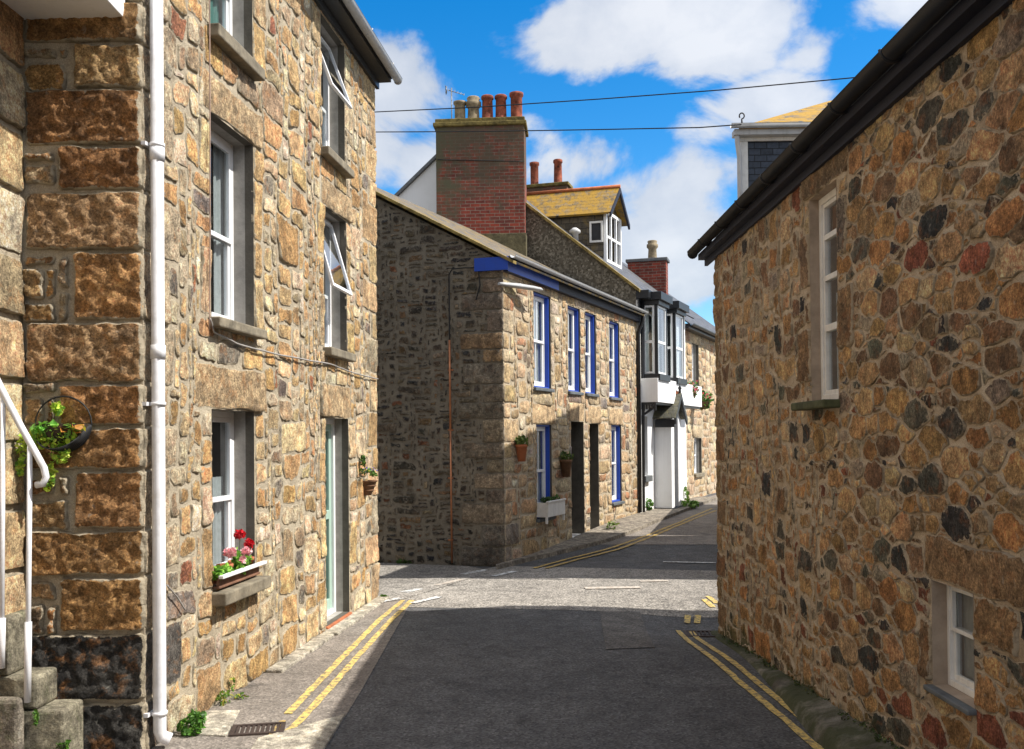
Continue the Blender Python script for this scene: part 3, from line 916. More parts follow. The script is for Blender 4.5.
# double yellow lines
strip('double_yellow_line', [(403, 601), (380, 620), (345, 656), (312, 690), (288, 715)], .062, M['yellow'], .012, wob=.012)
strip('double_yellow_line', [(412, 601), (392, 620), (359, 656), (329, 690), (300, 722), (270, 749)], .062, M['yellow'], .012, wob=.012)
strip('double_yellow_line', [(283, 722), (262, 749), (240, 780)], .05, M['yellow_old'], .012, wob=.02)
strip('double_yellow_line', [(678, 631), (700, 650), (740, 683), (780, 716), (818, 749), (860, 790), (950, 880)], .06, M['yellow'], .009, wob=.010)
strip('double_yellow_line', [(690, 631), (716, 651), (756, 682), (798, 716), (838, 749), (885, 790), (985, 880)], .06, M['yellow'], .009, wob=.010)
strip('double_yellow_line', [(534, 569), (570, 559), (610, 549), (650, 535), (680, 523), (712, 509)], .07, M['yellow_old'], .016, wob=.02)
strip('double_yellow_line', [(546, 569), (580, 559.5), (618, 550), (656, 535.5), (686, 523), (716, 511)], .07, M['yellow_old'], .016, wob=.02)
strip('double_yellow_line', [(688, 616), (687, 624)], .07, M['yellow'], .012)
strip('double_yellow_line', [(698, 616), (697, 624)], .07, M['yellow'], .012)
strip('double_yellow_line', [(708, 597), (717, 604)], .07, M['yellow'], .012)
strip('double_yellow_line', [(704, 600), (713, 608)], .07, M['yellow'], .012)
kq = 0
for a, b, w, m in (((463, 575), (486, 570.5), .10, 'white_line'), ((493, 577), (515, 572), .10, 'white_line'), ((436, 586), (462, 580), .10, 'white_faint'),
                   ((404, 593), (420, 589.5), .12, 'white_line'), ((372, 604), (401, 599), .10, 'white_line'), ((412, 604), (440, 597.5), .10, 'white_line'), ((585, 589), (640, 588), .16, 'white_faint'),
                   ((663, 562.5), (716, 563.5), .10, 'white_line'), ((640, 582), (668, 581.6), .10, 'white_faint')):
    strip('white_road_marking', [a, b], w, M[m], .014, wob=.02)

# ------------------------------------------------------------------ kerbs, flags
def slab(name, poly, h, mat, bev=.012, z0=-.05, skip=True):
    """a stone slab with world xy outline following the ground"""
    mb = MB()
    if area(poly) < 0: poly = poly[::-1]
    b = [mb.vert((x, y, gz(x, y)+z0)) for x, y in poly]; t = [mb.vert((x, y, gz(x, y)+h)) for x, y in poly]
    n = len(poly)
    c = (.46, .43, .36, 1)
    mb.c = [c]*len(mb.c)
    mb.face(t); mb.face(b[::-1])
    for i in range(n): mb.face((b[i], b[(i+1) % n], t[(i+1) % n], t[i]))
    return struct(mb.build(name, mat, bevel=bev, col=True))
rk = random.Random(4)
# narrow granite kerb along the left house
def lf_xy(u, n): p = LF.p(u, 0, n); return (p.x, p.y)
u = 2.05
while u < L_LEN-.12:
    l = rk.uniform(.7, 1.1); e = min(u+l, L_LEN-.02)
    if not (u < 4.15 < e and False):
        slab('kerb_stone', [lf_xy(u+.012, .012), lf_xy(e-.012, .012), lf_xy(e-.012, .17+rk.uniform(-.015, .015)), lf_xy(u+.012, .17+rk.uniform(-.02, .02))], .035, M['kerb'])
    u = e
for P in ([(178, 735), (196, 713), (240, 712), (226, 738)], [(225, 790), (258, 740), (345, 716), (318, 760), (285, 800)]):
    slab('flagstone', [tuple(ground(x, y))[:2] for x, y in P], .018, M['flag'], .006)
# pavement beside the blue-windowed house
edge = [(497, 570), (530, 561.5), (570, 552), (610, 542), (640, 531), (668, 519), (700, 506), (720, 499)]
E = [ground(*p) for p in edge]
mb = MB(); prev = None
Q = []
for i in range(len(E)-1):
    for j in range(8): Q.append(E[i].lerp(E[i+1], j/8))
for k, p in enumerate(Q):
    uu = (p-MF.o).dot(MF.u); q = MF.p(uu, 0, .004); q.z = gz(q.x, q.y)
    h = .075
    ids = [mb.vert((p.x, p.y, gz(p.x, p.y)-.05)), mb.vert((p.x, p.y, gz(p.x, p.y)+h)), mb.vert((q.x, q.y, q.z+h+.01))]
    if prev:
        for a in (0, 1): mb.face((prev[a], ids[a], ids[a+1], prev[a+1]), 0)
    else: mb.face(ids)
    prev = ids
mb.c = [(.24, .215, .18, 1)]*len(mb.v)
pv = struct(mb.build('pavement', M['flag'], col=True))
# worn cement bank along the foot of the right wall
mb = MB(); prev = None
K = 80
for i in range(K+1):
    uu = -0.05+(R_LEN)*i/K
    p = RF.p(uu, 0, 0)
    up_ = .03+.19*smooth(1.2, 5.5, uu); wdt = .10+.20*smooth(.5, 5.5, uu)
    row = []
    for j in range(9):
        t = j/8; n_ = .0+wdt*(1-t)+(-.02)*t
        q = RF.p(uu, 0, n_)
        prof = smooth(0, .22, t)*.55+.45*t
        row.append(mb.vert((q.x, q.y, gz(q.x, q.y)-.01*(j == 0)*3+up_*prof+noise.noise(q*4)*.02*min(1, t*3)*min(1, (1-t)*4+.2))))
    if prev:
        for j in range(8): mb.face((prev[j], row[j], row[j+1], prev[j+1]), 0, True)
    prev = row
M['bank'] = mortar_mat('bank_cement', (.10, .09, .075), (.26, .24, .20), moss=((.05, .06, .025), 1.1, .8))
struct(mb.build('pavement', M['bank']))

# ------------------------------------------------------------------ drains
def drain(pix, label, ang=0, size=(.42, .26), bars=9):
    c = ground(*pix); t = thing('drain_cover', label, 'drain', (c.x, c.y, gz(c.x, c.y)), 'drain covers in the street')
    fr = Frame((c.x, c.y, gz(c.x, c.y)+.014), (cos(ang), sin(ang), 0), (-sin(ang), cos(ang), 0))
    a, b = size[0]/2, size[1]/2
    f = MB()
    for q in ((-a, a, -b, -b+.03), (-a, a, b-.03, b), (-a, -a+.03, -b+.03, b-.03), (a-.03, a, -b+.03, b-.03)): f.box(fr, q[0], q[1], -.02, .006, q[2], q[3])
    f.build('frame', M['iron'], t)
    s = MB()
    for k in range(bars):
        x = -a+.045+(2*a-.09)*k/(bars-1); s.box(fr, x-.009, x+.009, -.02, .002, -b+.03, b-.03)
    s.build('grate', M['iron'], t)
    p = MB(); p.box(fr, -a+.03, a-.03, -.015, -.012, -b+.03, b-.03); p.build('pit', M['soil'], t)
drain((258, 731), 'rusty slotted drain cover beside the left yellow lines', rad(10), (.36, .24))
drain((706, 635), 'dark drain cover at the foot of the right stone wall corner', rad(-5), (.45, .3))

# ================================================================== left house
wt = LF.px(374, 79)[1]         # eaves height
Hl = wt
lh = thing('stone_house', 'tall ochre granite house with white windows on the left', 'house', tuple(LF.o))
o_low = op(LF, 212, 254, 409, 588)
o_2 = op(LF, 210.5, 253, 112, 317)
o_door = op(LF, 325.5, 348.5, 417.5, 616)
o_f2 = op(LF, 324, 346, 205, 347)
o_f3 = op(LF, 321, 344, 14, 147)
o_3 = (o_2[0], o_2[1], LF.px(210, 26)[1], LF.px(210, 26)[1]+1.5)
o_3 = (o_3[0], o_3[1], o_3[2], min(o_3[3], Hl-.25))
o_door = (o_door[0], o_door[1], .06, o_door[3])
opsL = [o+(.17,) for o in (o_low, o_2, o_door, o_f2, o_f3, o_3)]
mb = MB()
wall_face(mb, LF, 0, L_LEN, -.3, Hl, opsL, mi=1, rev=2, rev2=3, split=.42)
big = []
def lintel(o, h=.30, l=.16, r=.16): return (o[0]-l, o[1]+r, o[3]+.002, o[3]+h)
for o, h, l, r in ((o_low, .34, .30, .22), (o_2, .30, .16, .2), (o_door, .36, .18, .12), (o_f2, .30, .08, .2), (o_f3, .2, .1, .16)):
    top_ = min(o[3]+h, Hl-.02)
    big.append((o[0]-l, o[1]+r, o[3]+.002, top_, (.44, .33, .20)))
rq = random.Random(11)
v = -.02; k = 0
quoinL = []
while v < Hl-.1:       # near corner quoins shared with the end wall
    hgt = rq.uniform(.26, .46); wq = (.5 if k % 2 else .3)*rq.uniform(.8, 1.2)
    quoinL.append((v, min(v+hgt, Hl), k)); big.append((-.012, wq, v, min(v+hgt, Hl), (.45, .37, .26) if v > .4 else (.12, .11, .10)))
    v += hgt; k += 1
v = .0; k = 0
while v < Hl-.1:       # far corner quoins
    hgt = rq.uniform(.26, .5); wq = (.55 if k % 2 else .3)*rq.uniform(.8, 1.2)
    c = pick([((.50, .38, .22), 3), ((.46, .32, .16), 2), ((.40, .33, .24), 1)], rq)
    big.append((L_LEN-wq, L_LEN+.01, v, min(v+hgt, Hl), c)); v += hgt; k += 1
for o in (o_low, o_2, o_f2, o_f3, o_3, o_door):   # jamb stones
    for side in (0, 1):
        v = o[2]; k = side
        while v < o[3]-.1:
            hgt = min(rq.uniform(.3, .55), o[3]-v); wq = rq.uniform(.12, .34) if (side or o[0] > 3.0) else rq.uniform(.1, .25)
            if rq.random() < .7:
                c = pick(OCHRE[:3], rq)
                bb = (o[0]-wq, o[0]-.003, v, v+hgt, c) if side == 0 else (o[1]+.003, o[1]+wq, v, v+hgt, c)
                if bb[0] > .25 and bb[1] < L_LEN-.6 and not any(bb[0] < q[1] and bb[1] > q[0] and bb[2] < q[3] and bb[3] > q[2] for q in big+[p for p in opsL]): big.append(bb)
            v += hgt
SZ_L = [(5, 2, 3), (7, 3, 5), (7, 4, 4), (9, 4, 4), (9, 5, 4), (11, 6, 2.5), (5, 3, 4), (8, 6, 2), (4, 2, 3), (4, 3, 3), (3, 2, 1.5), (6, 5, 3), (3, 3, 1.5), (5, 5, 2)]
rect_masonry(mb, LF, 0, L_LEN, 0, Hl, opsL, (), OCHRE, 21, cell=.07, sizes=SZ_L, mortar=.016, h=(.004, .014), warp=.035, big=big, rounds=1, amp=.010, grid=.05, freq=13, edge=.07, jit=.010, wob=.007)
# end wall towards the camera
ue = Vector((1, .03, 0)).normalized(); LE = (LF.o.x-X_NB)/ue.x
EF = Frame((LF.o.x-ue.x*LE, LF.o.y-ue.y*LE, 0), ue)
wall_face(mb, EF, 0, LE, -.3, Hl, (), mi=1)
bigE = []
for v0, v1, k in quoinL:
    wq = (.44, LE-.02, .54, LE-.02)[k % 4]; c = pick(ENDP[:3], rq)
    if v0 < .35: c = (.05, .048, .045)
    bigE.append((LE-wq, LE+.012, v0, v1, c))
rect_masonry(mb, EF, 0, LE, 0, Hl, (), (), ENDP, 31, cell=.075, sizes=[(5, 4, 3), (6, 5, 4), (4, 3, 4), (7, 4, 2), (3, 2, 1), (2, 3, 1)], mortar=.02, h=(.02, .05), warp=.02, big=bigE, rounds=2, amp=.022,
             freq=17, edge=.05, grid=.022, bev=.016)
# far and rear sides, plain pointed
f = Frame(LF.p(L_LEN, 0, 0), (-dl.y, dl.x, 0)); 
mb.poly([LF.p(L_LEN, -.3, 0), LF.p(L_LEN, -.3, -6), LF.p(L_LEN, Hl, -6), LF.p(L_LEN, Hl+2.2, -3), LF.p(L_LEN, Hl, 0)], 1)
mb.build('wall', [M['stone_left'], M['mortar_left'], M['reveal'], M['reveal_dark']], lh, col=True)
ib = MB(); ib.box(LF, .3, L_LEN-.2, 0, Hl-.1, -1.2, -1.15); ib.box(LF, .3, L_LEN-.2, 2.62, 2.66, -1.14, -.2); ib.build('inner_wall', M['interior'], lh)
# roof, fascia, gutter, downpipe
uvquad('roof', M['slate'], [(LF.p(-.1, Hl+.05, .22), LF.p(L_LEN+.1, Hl+.05, .22), LF.p(L_LEN+.1, Hl+2.4, -3), LF.p(-.1, Hl+2.4, -3)), (LF.p(L_LEN+.1, Hl+.05, -6.2), LF.p(-.1, Hl+.05, -6.2), LF.p(-.1, Hl+2.4, -3.01), LF.p(L_LEN+.1, Hl+2.4, -3.01))], lh)
b = MB(); b.box(LF, -.08, L_LEN+.08, Hl-.02, Hl+.04, .0, .2); b.box(LF, -.08, L_LEN+.08, Hl-.10, Hl-.022, .003, .045); b.build('fascia', M['black'], lh)
b = MB(); half_gutter(b, LF.p(-.1, Hl+.05, .27), LF.p(L_LEN+.16, Hl+.05, .27), .06, LF.n)
for q in (.6, 1.6, 2.6, 3.6, 4.6, 5.6): b.tube([LF.p(q, Hl+.055, .205), LF.p(q, Hl-.015, .27), LF.p(q, Hl+.055, .338)], .008, 5)
b.tube([LF.p(L_LEN+.155, Hl+.03, .27), LF.p(L_LEN+.168, Hl+.03, .27)], .055, 12)
b.build('gutter', M['grey_pl'], lh)
up_ = LF.u_at(158, 500, .07)
b = MB(); b.tube([LF.p(up_, Hl, .075), LF.p(up_, .12, .075), LF.p(up_+.01, .085, .085), LF.p(up_+.03, .06, .13)], .0415, 14)
for yj in (155, 352): 
    vj = LF.px(158, yj, .075)[1]; b.tube([LF.p(up_, vj-.045, .075), LF.p(up_, vj+.045, .075)], .0475, 14)
for yj in (146, 404, 714):
    vj = LF.px(158, yj, .075)[1]; b.tube([LF.p(up_, vj-.012, .075), LF.p(up_, vj+.012, .075)], .049, 14); b.box(LF, up_-.07, up_+.07, vj-.012, vj+.012, -.0, .03)
b.build('downpipe', M['pvc'], lh)
# windows
DEP = .17
window(lh, LF, o_low, DEP, cur=[('net', .05, .95, .03, .6)], bars=0, sill='sill', sill_out=.13, sill_h=.10, sill_ext=.05, sill_drop=.03, mid=.47)
window(lh, LF, o_2, DEP, cur=[('net', .75, .97, .03, .97)], sill='sill', sill_out=.10, sill_h=.08, sill_ext=.06, mid=.47)
window(lh, LF, o_3, DEP, cur=[('curtain_green', .3, .9, .02, .98)], sill='sill', sill_out=.10, sill_h=.10, sill_ext=.05)
window(lh, LF, o_f2, DEP, cur=[('curtain_blue', .3, .75, .03, .5)], tilt=rad(16), sill='sill', sill_out=.10, sill_h=.09, mid=.42, label='white window with its top light swung open')
window(lh, LF, o_f3, DEP, cur=[('curtain_green', .1, .8, .02, .45)], tilt=rad(20), sill='sill', sill_out=.10, sill_h=.09, mid=.45, label='white window with its top light swung open')
# glazed door
a, b_, c, d = o_door
m = MB(); rframe(m, LF, a, b_, c, d, -DEP-.06, -DEP+.02, .06, .05)
dr = m.build('door', M['white'], lh, bevel=.004)
m = MB(); rframe(m, LF, a+.06, b_-.06, c+.05, d-.06, -DEP-.05, -DEP-.01, .08, .12); mm = (c+d)/2+.02
m.box(LF, a+.14, b_-.14, mm-.05, mm+.05, -DEP-.05, -DEP-.01); m.build('leaf_frame', M['green'], dr, bevel=.004)
m = MB()
for y0, y1 in ((c+.17, mm-.05), (mm+.05, d-.14)): m.poly([LF.p(a+.14, y0, -DEP-.03), LF.p(b_-.14, y0, -DEP-.03), LF.p(b_-.14, y1, -DEP-.03), LF.p(a+.14, y1, -DEP-.03)])
m.build('pane', M['glass_green'], dr)
curtain(LF, a+.14, b_-.14, c+.2, d-.1, -DEP-.15, M['curtain_green'], dr)
m = MB(); m.tube([LF.p(a+.1, mm-.12, -DEP-.01), LF.p(a+.1, mm-.12, -DEP+.04), LF.p(a+.2, mm-.12, -DEP+.04)], .01, 6); m.build('handle', M['steel'], dr)
m = MB(); m.box(LF, a-.02, b_+.02, -.02, .058, -DEP-.1, .03); m.build('doorstep', M['terracotta'], lh, bevel=.01)
# cables pinned to the wall
def cable(parent, name, pts, r, mat):
    P = [Vector(p) for p in pts]; Q = []
    for i in range(len(P)-1):
        for j in range(6): Q.append(P[i].lerp(P[i+1], j/6)+Vector((0, 0, noise.noise(P[i]*3+Vector((j, 0, 0)))*.006)))
    Q.append(P[-1]); return MB().tube(Q, r, 6).build(name, mat, parent)
def lp(x, y, n=.035): 
    q = LF.px(x, y, n); return LF.p(q[0], q[1], n)
cable(lh, 'cable', [lp(209.5, -30), lp(210, 120), lp(210, 240), lp(209.5, 330)], .0045, M['cable_pale'])
cable(lh, 'cable', [lp(210, 318), lp(214, 332), lp(240, 345), lp(280, 355), lp(330, 364), lp(354, 373), lp(378, 379)], .008, M['cable_grey'])
cable(lh, 'cable', [lp(167, 585), lp(178, 598), lp(185, 610)], .006, M['cable_grey'])

# neighbour on the far left: return wall and white canopy
nb = thing('neighbour_house', 'sunlit ochre wall under a white canopy at the far left edge', 'house', (X_NB, 4, 0))
NF = Frame((X_NB, 1.0, 0), (0, 1, 0))
mb = MB(); nl = EF.o.y-1.0
wall_face(mb, NF, 0, nl, -.3, Hl+.5, (), mi=1)
rect_masonry(mb, NF, 0, nl, 0, Hl+.5, (), (), OCHRE, 5, cell=.08, sizes=SZ_L, mortar=.022, h=(.01, .03), big=[(nl-.5, nl-.01, z_, z_+.38) for z_ in [i*.4 for i in range(14)]])
mb.build('wall', [M['stone_left'], M['mortar_left']], nb, col=True)
m = MB()
cq = EF.px(127, 21, 0); x1 = EF.p(cq[0], 0, 0).x
m.wbox(X_NB-.3, x1, EF.o.y-.95, EF.o.y-.005, cq[1], cq[1]+.16)
m.wbox(X_NB-.3, x1+.02, EF.o.y-.97, EF.o.y-.003, cq[1]+.162, cq[1]+.6)
m.build('canopy', M['white_wall'], nb, bevel=.006)

# steps and handrail
st = thing('stone_steps', 'weathered granite steps climbing left beside the end wall', 'steps', (-2.7, 5.3, 0))
def atY(px, py, Y):
    d = ray(px, py); t = Y/d.y; return EYEP+d*t
YS = EF.o.y-.34
rs = random.Random(3)
xs = [64, 37, 8, -22, -52]; tops = [711, 677, 617, 590]
for i in range(4):
    xr = atY(xs[i], 700, YS).x; zt = atY(20, tops[i], YS).z
    m = MB(); m.wbox(X_NB+.004 if False else xr-.5, xr, YS+i*.004, EF.o.y-.06-i*.003, (atY(20, tops[i-1], YS).z+.003 if i else -.05), zt)
    m.c = [(.27, .25, .19, 1)]*len(m.v)
    m.build('step', M['step'], st, bevel=.022, col=True)
m = MB(); m.wbox(-3.14, atY(30, 700, YS).x-.02, YS-.09, YS-.005, -.05, atY(20, 690, YS).z-.03); m.c = [(.30, .27, .22, 1)]*8; m.build('side_wall', M['step'], st, bevel=.03, col=True)
hr = thing('handrail', 'white painted metal handrail with two posts on the steps', 'handrail', tuple(atY(27, 705, YS-.03)))
YR = YS-.03
R = lambda x, y: atY(x, y, YR)
m = MB(); pts = [R(-60, 262), R(-20, 345), R(0, 386), R(20, 425), R(38, 457), R(44, 468), R(46, 477), R(43, 484), R(36, 485)]
# flat bar with a curled end
for i in range(len(pts)-1):
    p, q = pts[i], pts[i+1]; d = (q-p).normalized(); nrm = Vector((-d.z, 0, d.x)) if True else 0
    if nrm.z < 0 and i < 5: nrm = -nrm
    if i >= 5: nrm = Vector((d.z, 0, -d.x)) if False else Vector((-d.z, 0, d.x))
    h = .022; y = Vector((0, .02, 0))
m.tube(pts, .021, 10)
m.build('rail', M['pvc'], hr)
for x0, x1, yb, yt in ((28.5, 30, 702, 442), (2.5, 3, 668, 395)):
    m = MB(); m.tube([R(x0-1, yb), R(x1, yt)], .0155, 10); m.tube([R(x0-1, yb), R(x0-.2, yb-80 if x0 > 10 else yb-50)], .0205, 10); m.build('post', M['pvc'], hr)

# round wire basket with ivy on the end wall
bc = EF.px(60, 424, .1); bp = EF.p(bc[0], bc[1], .03)
wb = thing('wall_basket', 'round black wire basket with trailing lime ivy on the end wall', 'wall basket', tuple(bp))
m = MB(); rb = .178
def ring(c, r, a0, a1, dn, seg=24, ryn=0): return [EF.p(c[0]+cos(a0+(a1-a0)*k/seg)*r, c[1]+sin(a0+(a1-a0)*k/seg)*r, dn+ryn*sin(math.pi*k/seg)) for k in range(seg+1)]
m.tube(ring(bc, rb, 0, 2*math.pi, .05), .0055, 6, caps=False)
for k in range(7): m.tube(ring((bc[0], bc[1]), rb*(1-k*.02), math.pi*1.0, math.pi*2.0, .05, ryn=.02+.025*k), .004, 5)
m.build('frame', M['wire'], wb)
m = MB(); prevr = None
for k in range(7):
    rr = rb*.93*cos(k/6*1.4); row = [m.vert(EF.p(bc[0]+cos(math.pi+math.pi*j/14)*rr, bc[1]+sin(math.pi+math.pi*j/14)*rr*.8, .05+.13*sin(k/6*1.57))) for j in range(15)]
    if prevr:
        for j in range(14): m.face((prevr[j], prevr[j+1], row[j+1], row[j]), 0, True)
    prevr = row
m.build('liner', M['coir'], wb)
def ep(x, y, n): q = EF.px(x, y, n); return EF.p(q[0], q[1], n)
plant_obj('ivy', [(ep(40, 440, .13), (.10, .04, .06)), (ep(50, 430, .12), (.13, .06, .035)), (ep(62, 436, .12), (.12, .06, .04)), (ep(60, 452, .12), (.07, .05, .07), .6), (ep(24, 448, .13), (.05, .03, .10), .6), (ep(20, 468, .12), (.025, .02, .05), .3), (ep(50, 475, .12), (.04, .02, .09), .5), (ep(57, 408, .1), (.04, .04, .04), .3), (ep(47, 484, .12), (.03, .02, .04), .2)], 760, .021, [(.50, .66, .07), (.38, .58, .06), (.60, .68, .12), (.20, .40, .06)], 8, wb)
plant_obj('leafy_plant', [(ep(74, 428, .15), (.06, .03, .03)), (ep(68, 430, .15), (.05, .03, .03))], 30, .036, [(.62, .52, .05), (.24, .48, .08), (.55, .25, .05)], 2, wb)
plant_obj('leafy_plant', [(ep(45, 428, .15), (.09, .03, .03))], 36, .038, [(.20, .50, .09), (.28, .56, .09)], 5, wb)
# dark trailing plant at the left edge
pk = thing('rock_plant', 'small reddish creeping plant in the wall behind the rail', 'plant', tuple(ep(8, 600, .05)))
plant_obj('foliage', [(ep(8, 580, .06), (.07, .04, .12)), (ep(4, 560, .06), (.04, .04, .05))], 130, .016, [(.05, .08, .02), (.14, .03, .03), (.28, .10, .10), (.03, .05, .015)], 12, pk)

# window box with geraniums
bx = thing('window_box', 'white edged window box of red and pink geraniums on the left house', 'window box', tuple(LF.p(o_low[0]+.3, o_low[2], .05)))
z0 = o_low[2]+.02
m = MB(); m.box(LF, o_low[0]-.03, o_low[1]+.03, z0+.050, z0+.075, .06, .10); m.build('ledge', M['white'], bx, bevel=.004)
m = MB(); m.box(LF, o_low[0]-.0, o_low[1]-.02, z0-.03, z0-.012, -.12, .055); m.box(LF, o_low[0]-.0, o_low[1]-.02, z0-.012, z0+.049, .03, .05); m.build('trough', M['trough_wood'], bx, bevel=.004)
wd = o_low[1]-o_low[0]
for k in range(4):
    uu = o_low[0]+wd*(.1+.26*k); pc = LF.p(uu, z0+.0, -.03)
    m = MB(); m.lathe(pc, [(.045, 0), (.06, .095), (.066, .095), (.066, .12), (.056, .12), (.052, .10)], 14); po = m.build('flower_pot', M['terracotta'], bx)
def lq(x, y, n=.02): q = LF.px(x, y, n); return LF.p(q[0], q[1], n)
plant_obj('geranium_leaves', [(lq(216, 573), (.05, .06, .05)), (lq(226, 571), (.05, .08, .05)), (lq(238, 570), (.05, .08, .055)), (lq(245, 560), (.05, .08, .06), .8), (lq(236, 556), (.03, .05, .07), .5)], 460, .027, [(.20, .42, .05), (.26, .48, .06), (.12, .28, .04)], 44, bx,
    stems=[(lq(238, 570), lq(240, 536)), (lq(243, 568), lq(249, 545)), (lq(236, 565), lq(231, 553)), (lq(243, 568), lq(243, 557))])
for k, (fx, fy) in enumerate(((239.5, 534), (249.5, 543.5))):
    plant_obj('geranium_bloom', [(lq(fx, fy), (.04, .06, .036))], 90, .018, [(.60, .01, .02), (.42, .005, .012)], 45+k, bx)['label'] = 'red geranium bloom'
for k, (fx, fy) in enumerate(((230, 552), (246, 552), (240, 560))):
    plant_obj('geranium_bloom', [(lq(fx, fy), (.045, .07, .04))], 110, .019, [(.80, .40, .42), (.85, .62, .60), (.75, .28, .32)], 55+k, bx)['label'] = 'pink geranium bloom'

# wicker basket beside the door
wk = thing('hanging_wall_basket', 'wicker half basket of small flowers to the right of the glazed door', 'wall basket', tuple(lq(366, 480, .05)))
kc = LF.px(364, 481, .0); m = MB(); prevr = None
for k in range(6):
    t = k/5; r = .115*(1-.5*t); row = [m.vert(LF.p(kc[0]+cos(math.pi*j/12)*r, kc[1]-t*.17, .015+sin(math.pi*j/12)*r*1.25)) for j in range(13)]
    if prevr:
        for j in range(12): m.face((prevr[j], prevr[j+1], row[j+1], row[j]), 0, True)
    prevr = row
m.face(prevr)
for dv in (0, -.055, -.11): m.tube([LF.p(kc[0]+cos(math.pi*j/12)*(.117+dv*.33), kc[1]+dv, .015+sin(math.pi*j/12)*(.117+dv*.33)*1.25) for j in range(13)], .009, 6)
m.build('basket', M['wicker'], wk)
plant_obj('foliage', [(lq(366, 471, .09), (.10, .10, .035)), (lq(363, 461, .05), (.03, .04, .07), .8), (lq(374, 474, .14), (.05, .06, .03), .5)], 190, .020, [(.08, .17, .03), (.12, .22, .03), (.05, .12, .03)], 61, wk)
plant_obj('blossom', [(lq(374, 470, .13), (.05, .06, .03)), (lq(366, 470, .12), (.05, .06, .03))], 34, .015, [(.13, .12, .40), (.50, .42, .03), (.45, .35, .60)], 62, wk)
m = MB(); m.box(LF, kc[0]-.02, kc[0]+.015, kc[1]+.17, kc[1]+.38, .002, .016); m.build('bracket', M['wire'], wk)

# ================================================================== house with blue windows
mh = thing('corner_house', 'granite corner house with blue window frames and a dark rubble gable', 'house', tuple(MF.o))
ve = MF.px(505, 262)[1]
LM = MF.u_at(637, 420)
RP = .545
opM = [op(MF, 533.5, 550.5, 291, 387), op(MF, 567.9, 580, 305, 391), op(MF, 585, 595.8, 311.5, 393), op(MF, 609, 619.3, 320, 397)]
opL = [op(MF, 536.5, 551.6, 424.5, 519), op(MF, 611.5, 621.3, 425, 503)]
d1 = op(MF, 571.5, 584, 421.5, 560); d2 = op(MF, 589.8, 598.8, 423.7, 560)
d1 = (d1[0], d1[1], .1, d1[3]); d2 = (d2[0], d2[1], .1, d2[3])
opsM = [o+(.12,) for o in opM+opL] + [d1+(.55,), d2+(.40,)]
mb = MB()
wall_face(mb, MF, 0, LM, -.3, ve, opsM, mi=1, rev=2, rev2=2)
big = []
for o in opL+[d1, d2]:
    big.append((o[0]-(.18 if o is not d2 else .06), o[1]+(.15 if o is not d1 else .06), o[3]+.002, o[3]+.36, (.48, .36, .22)))
v = 0; k = 0; quoM = []
rq = random.Random(5)
while v < ve-.1:
    hgt = rq.uniform(.2, .38); quoM.append((v, min(v+hgt, ve), k)); wq = (.5 if k % 2 else .24)*rq.uniform(.75, 1.15)
    wq = min(wq, opM[0][0]-.08)
    big.append((-.012, wq, v, min(v+hgt, ve), pick(MIDP[:3], rq) if v > .5 else (.22, .19, .16))); v += hgt; k += 1
rect_masonry(mb, MF, 0, LM, 0, ve, opsM, (), MIDP, 77, cell=.085, sizes=[(5, 2, 4), (8, 3, 4), (6, 2, 3), (4, 2, 4), (9, 4, 2), (7, 3, 3), (3, 2, 3), (5, 3, 4), (4, 4, 1.5), (3, 1, 2), (10, 3, 1.5)], mortar=.022, h=(.006, .018), warp=.03, big=big, rounds=1, amp=.007, edge=.12, grid=.12, wob=.007)
# gable
clipG = [(RP, 1, ve+RP*GL), ]   # rises away from the street: v <= ve + RP*(GL-u)
RUN = 3.6
clipG2 = [(RP, 1, ve+RP*GL), (-RP, 1, ve+RP*RUN-RP*(GL-RUN))]
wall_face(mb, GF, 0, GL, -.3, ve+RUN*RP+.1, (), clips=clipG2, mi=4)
bigG = []
for v0, v1, k in quoM:
    wq = (.34 if k % 2 else .66)*rq.uniform(.7, 1.15); c = pick([((.22, .18, .13), 2), ((.17, .14, .11), 2), ((.25, .17, .10), 1)], rq)
    if v0 < .5: c = (.14, .125, .105)
    bigG.append((GL-wq, GL+.012, v0, v1, c))
def pt_mask(*a): pass
m_before = len(mb.m)
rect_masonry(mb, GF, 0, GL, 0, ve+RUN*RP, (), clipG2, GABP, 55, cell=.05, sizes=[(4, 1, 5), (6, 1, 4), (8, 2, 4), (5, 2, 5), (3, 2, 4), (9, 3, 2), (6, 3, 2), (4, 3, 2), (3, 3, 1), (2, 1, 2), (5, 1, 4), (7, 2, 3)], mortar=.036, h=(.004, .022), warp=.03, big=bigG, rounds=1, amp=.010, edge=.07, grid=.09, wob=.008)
for i in range(m_before, len(mb.m)):
    if mb.m[i] == 0: mb.m[i] = 3
# far gable & rear
mb.poly([MF.p(LM, -.3, 0), MF.p(LM, -.3, -7), MF.p(LM, ve, -7), MF.p(LM, ve+RUN*RP, -RUN), MF.p(LM, ve, 0)], 1)
mb.build('wall', [M['stone_mid'], M['mortar_mid'], M['reveal_dark'], M['stone_gable'], M['mortar_gable']], mh, col=True)
ib = MB(); ib.box(MF, .15, LM-.1, 0, ve-.1, -.92, -.9); ib.build('inner_wall', M['interior'], mh)
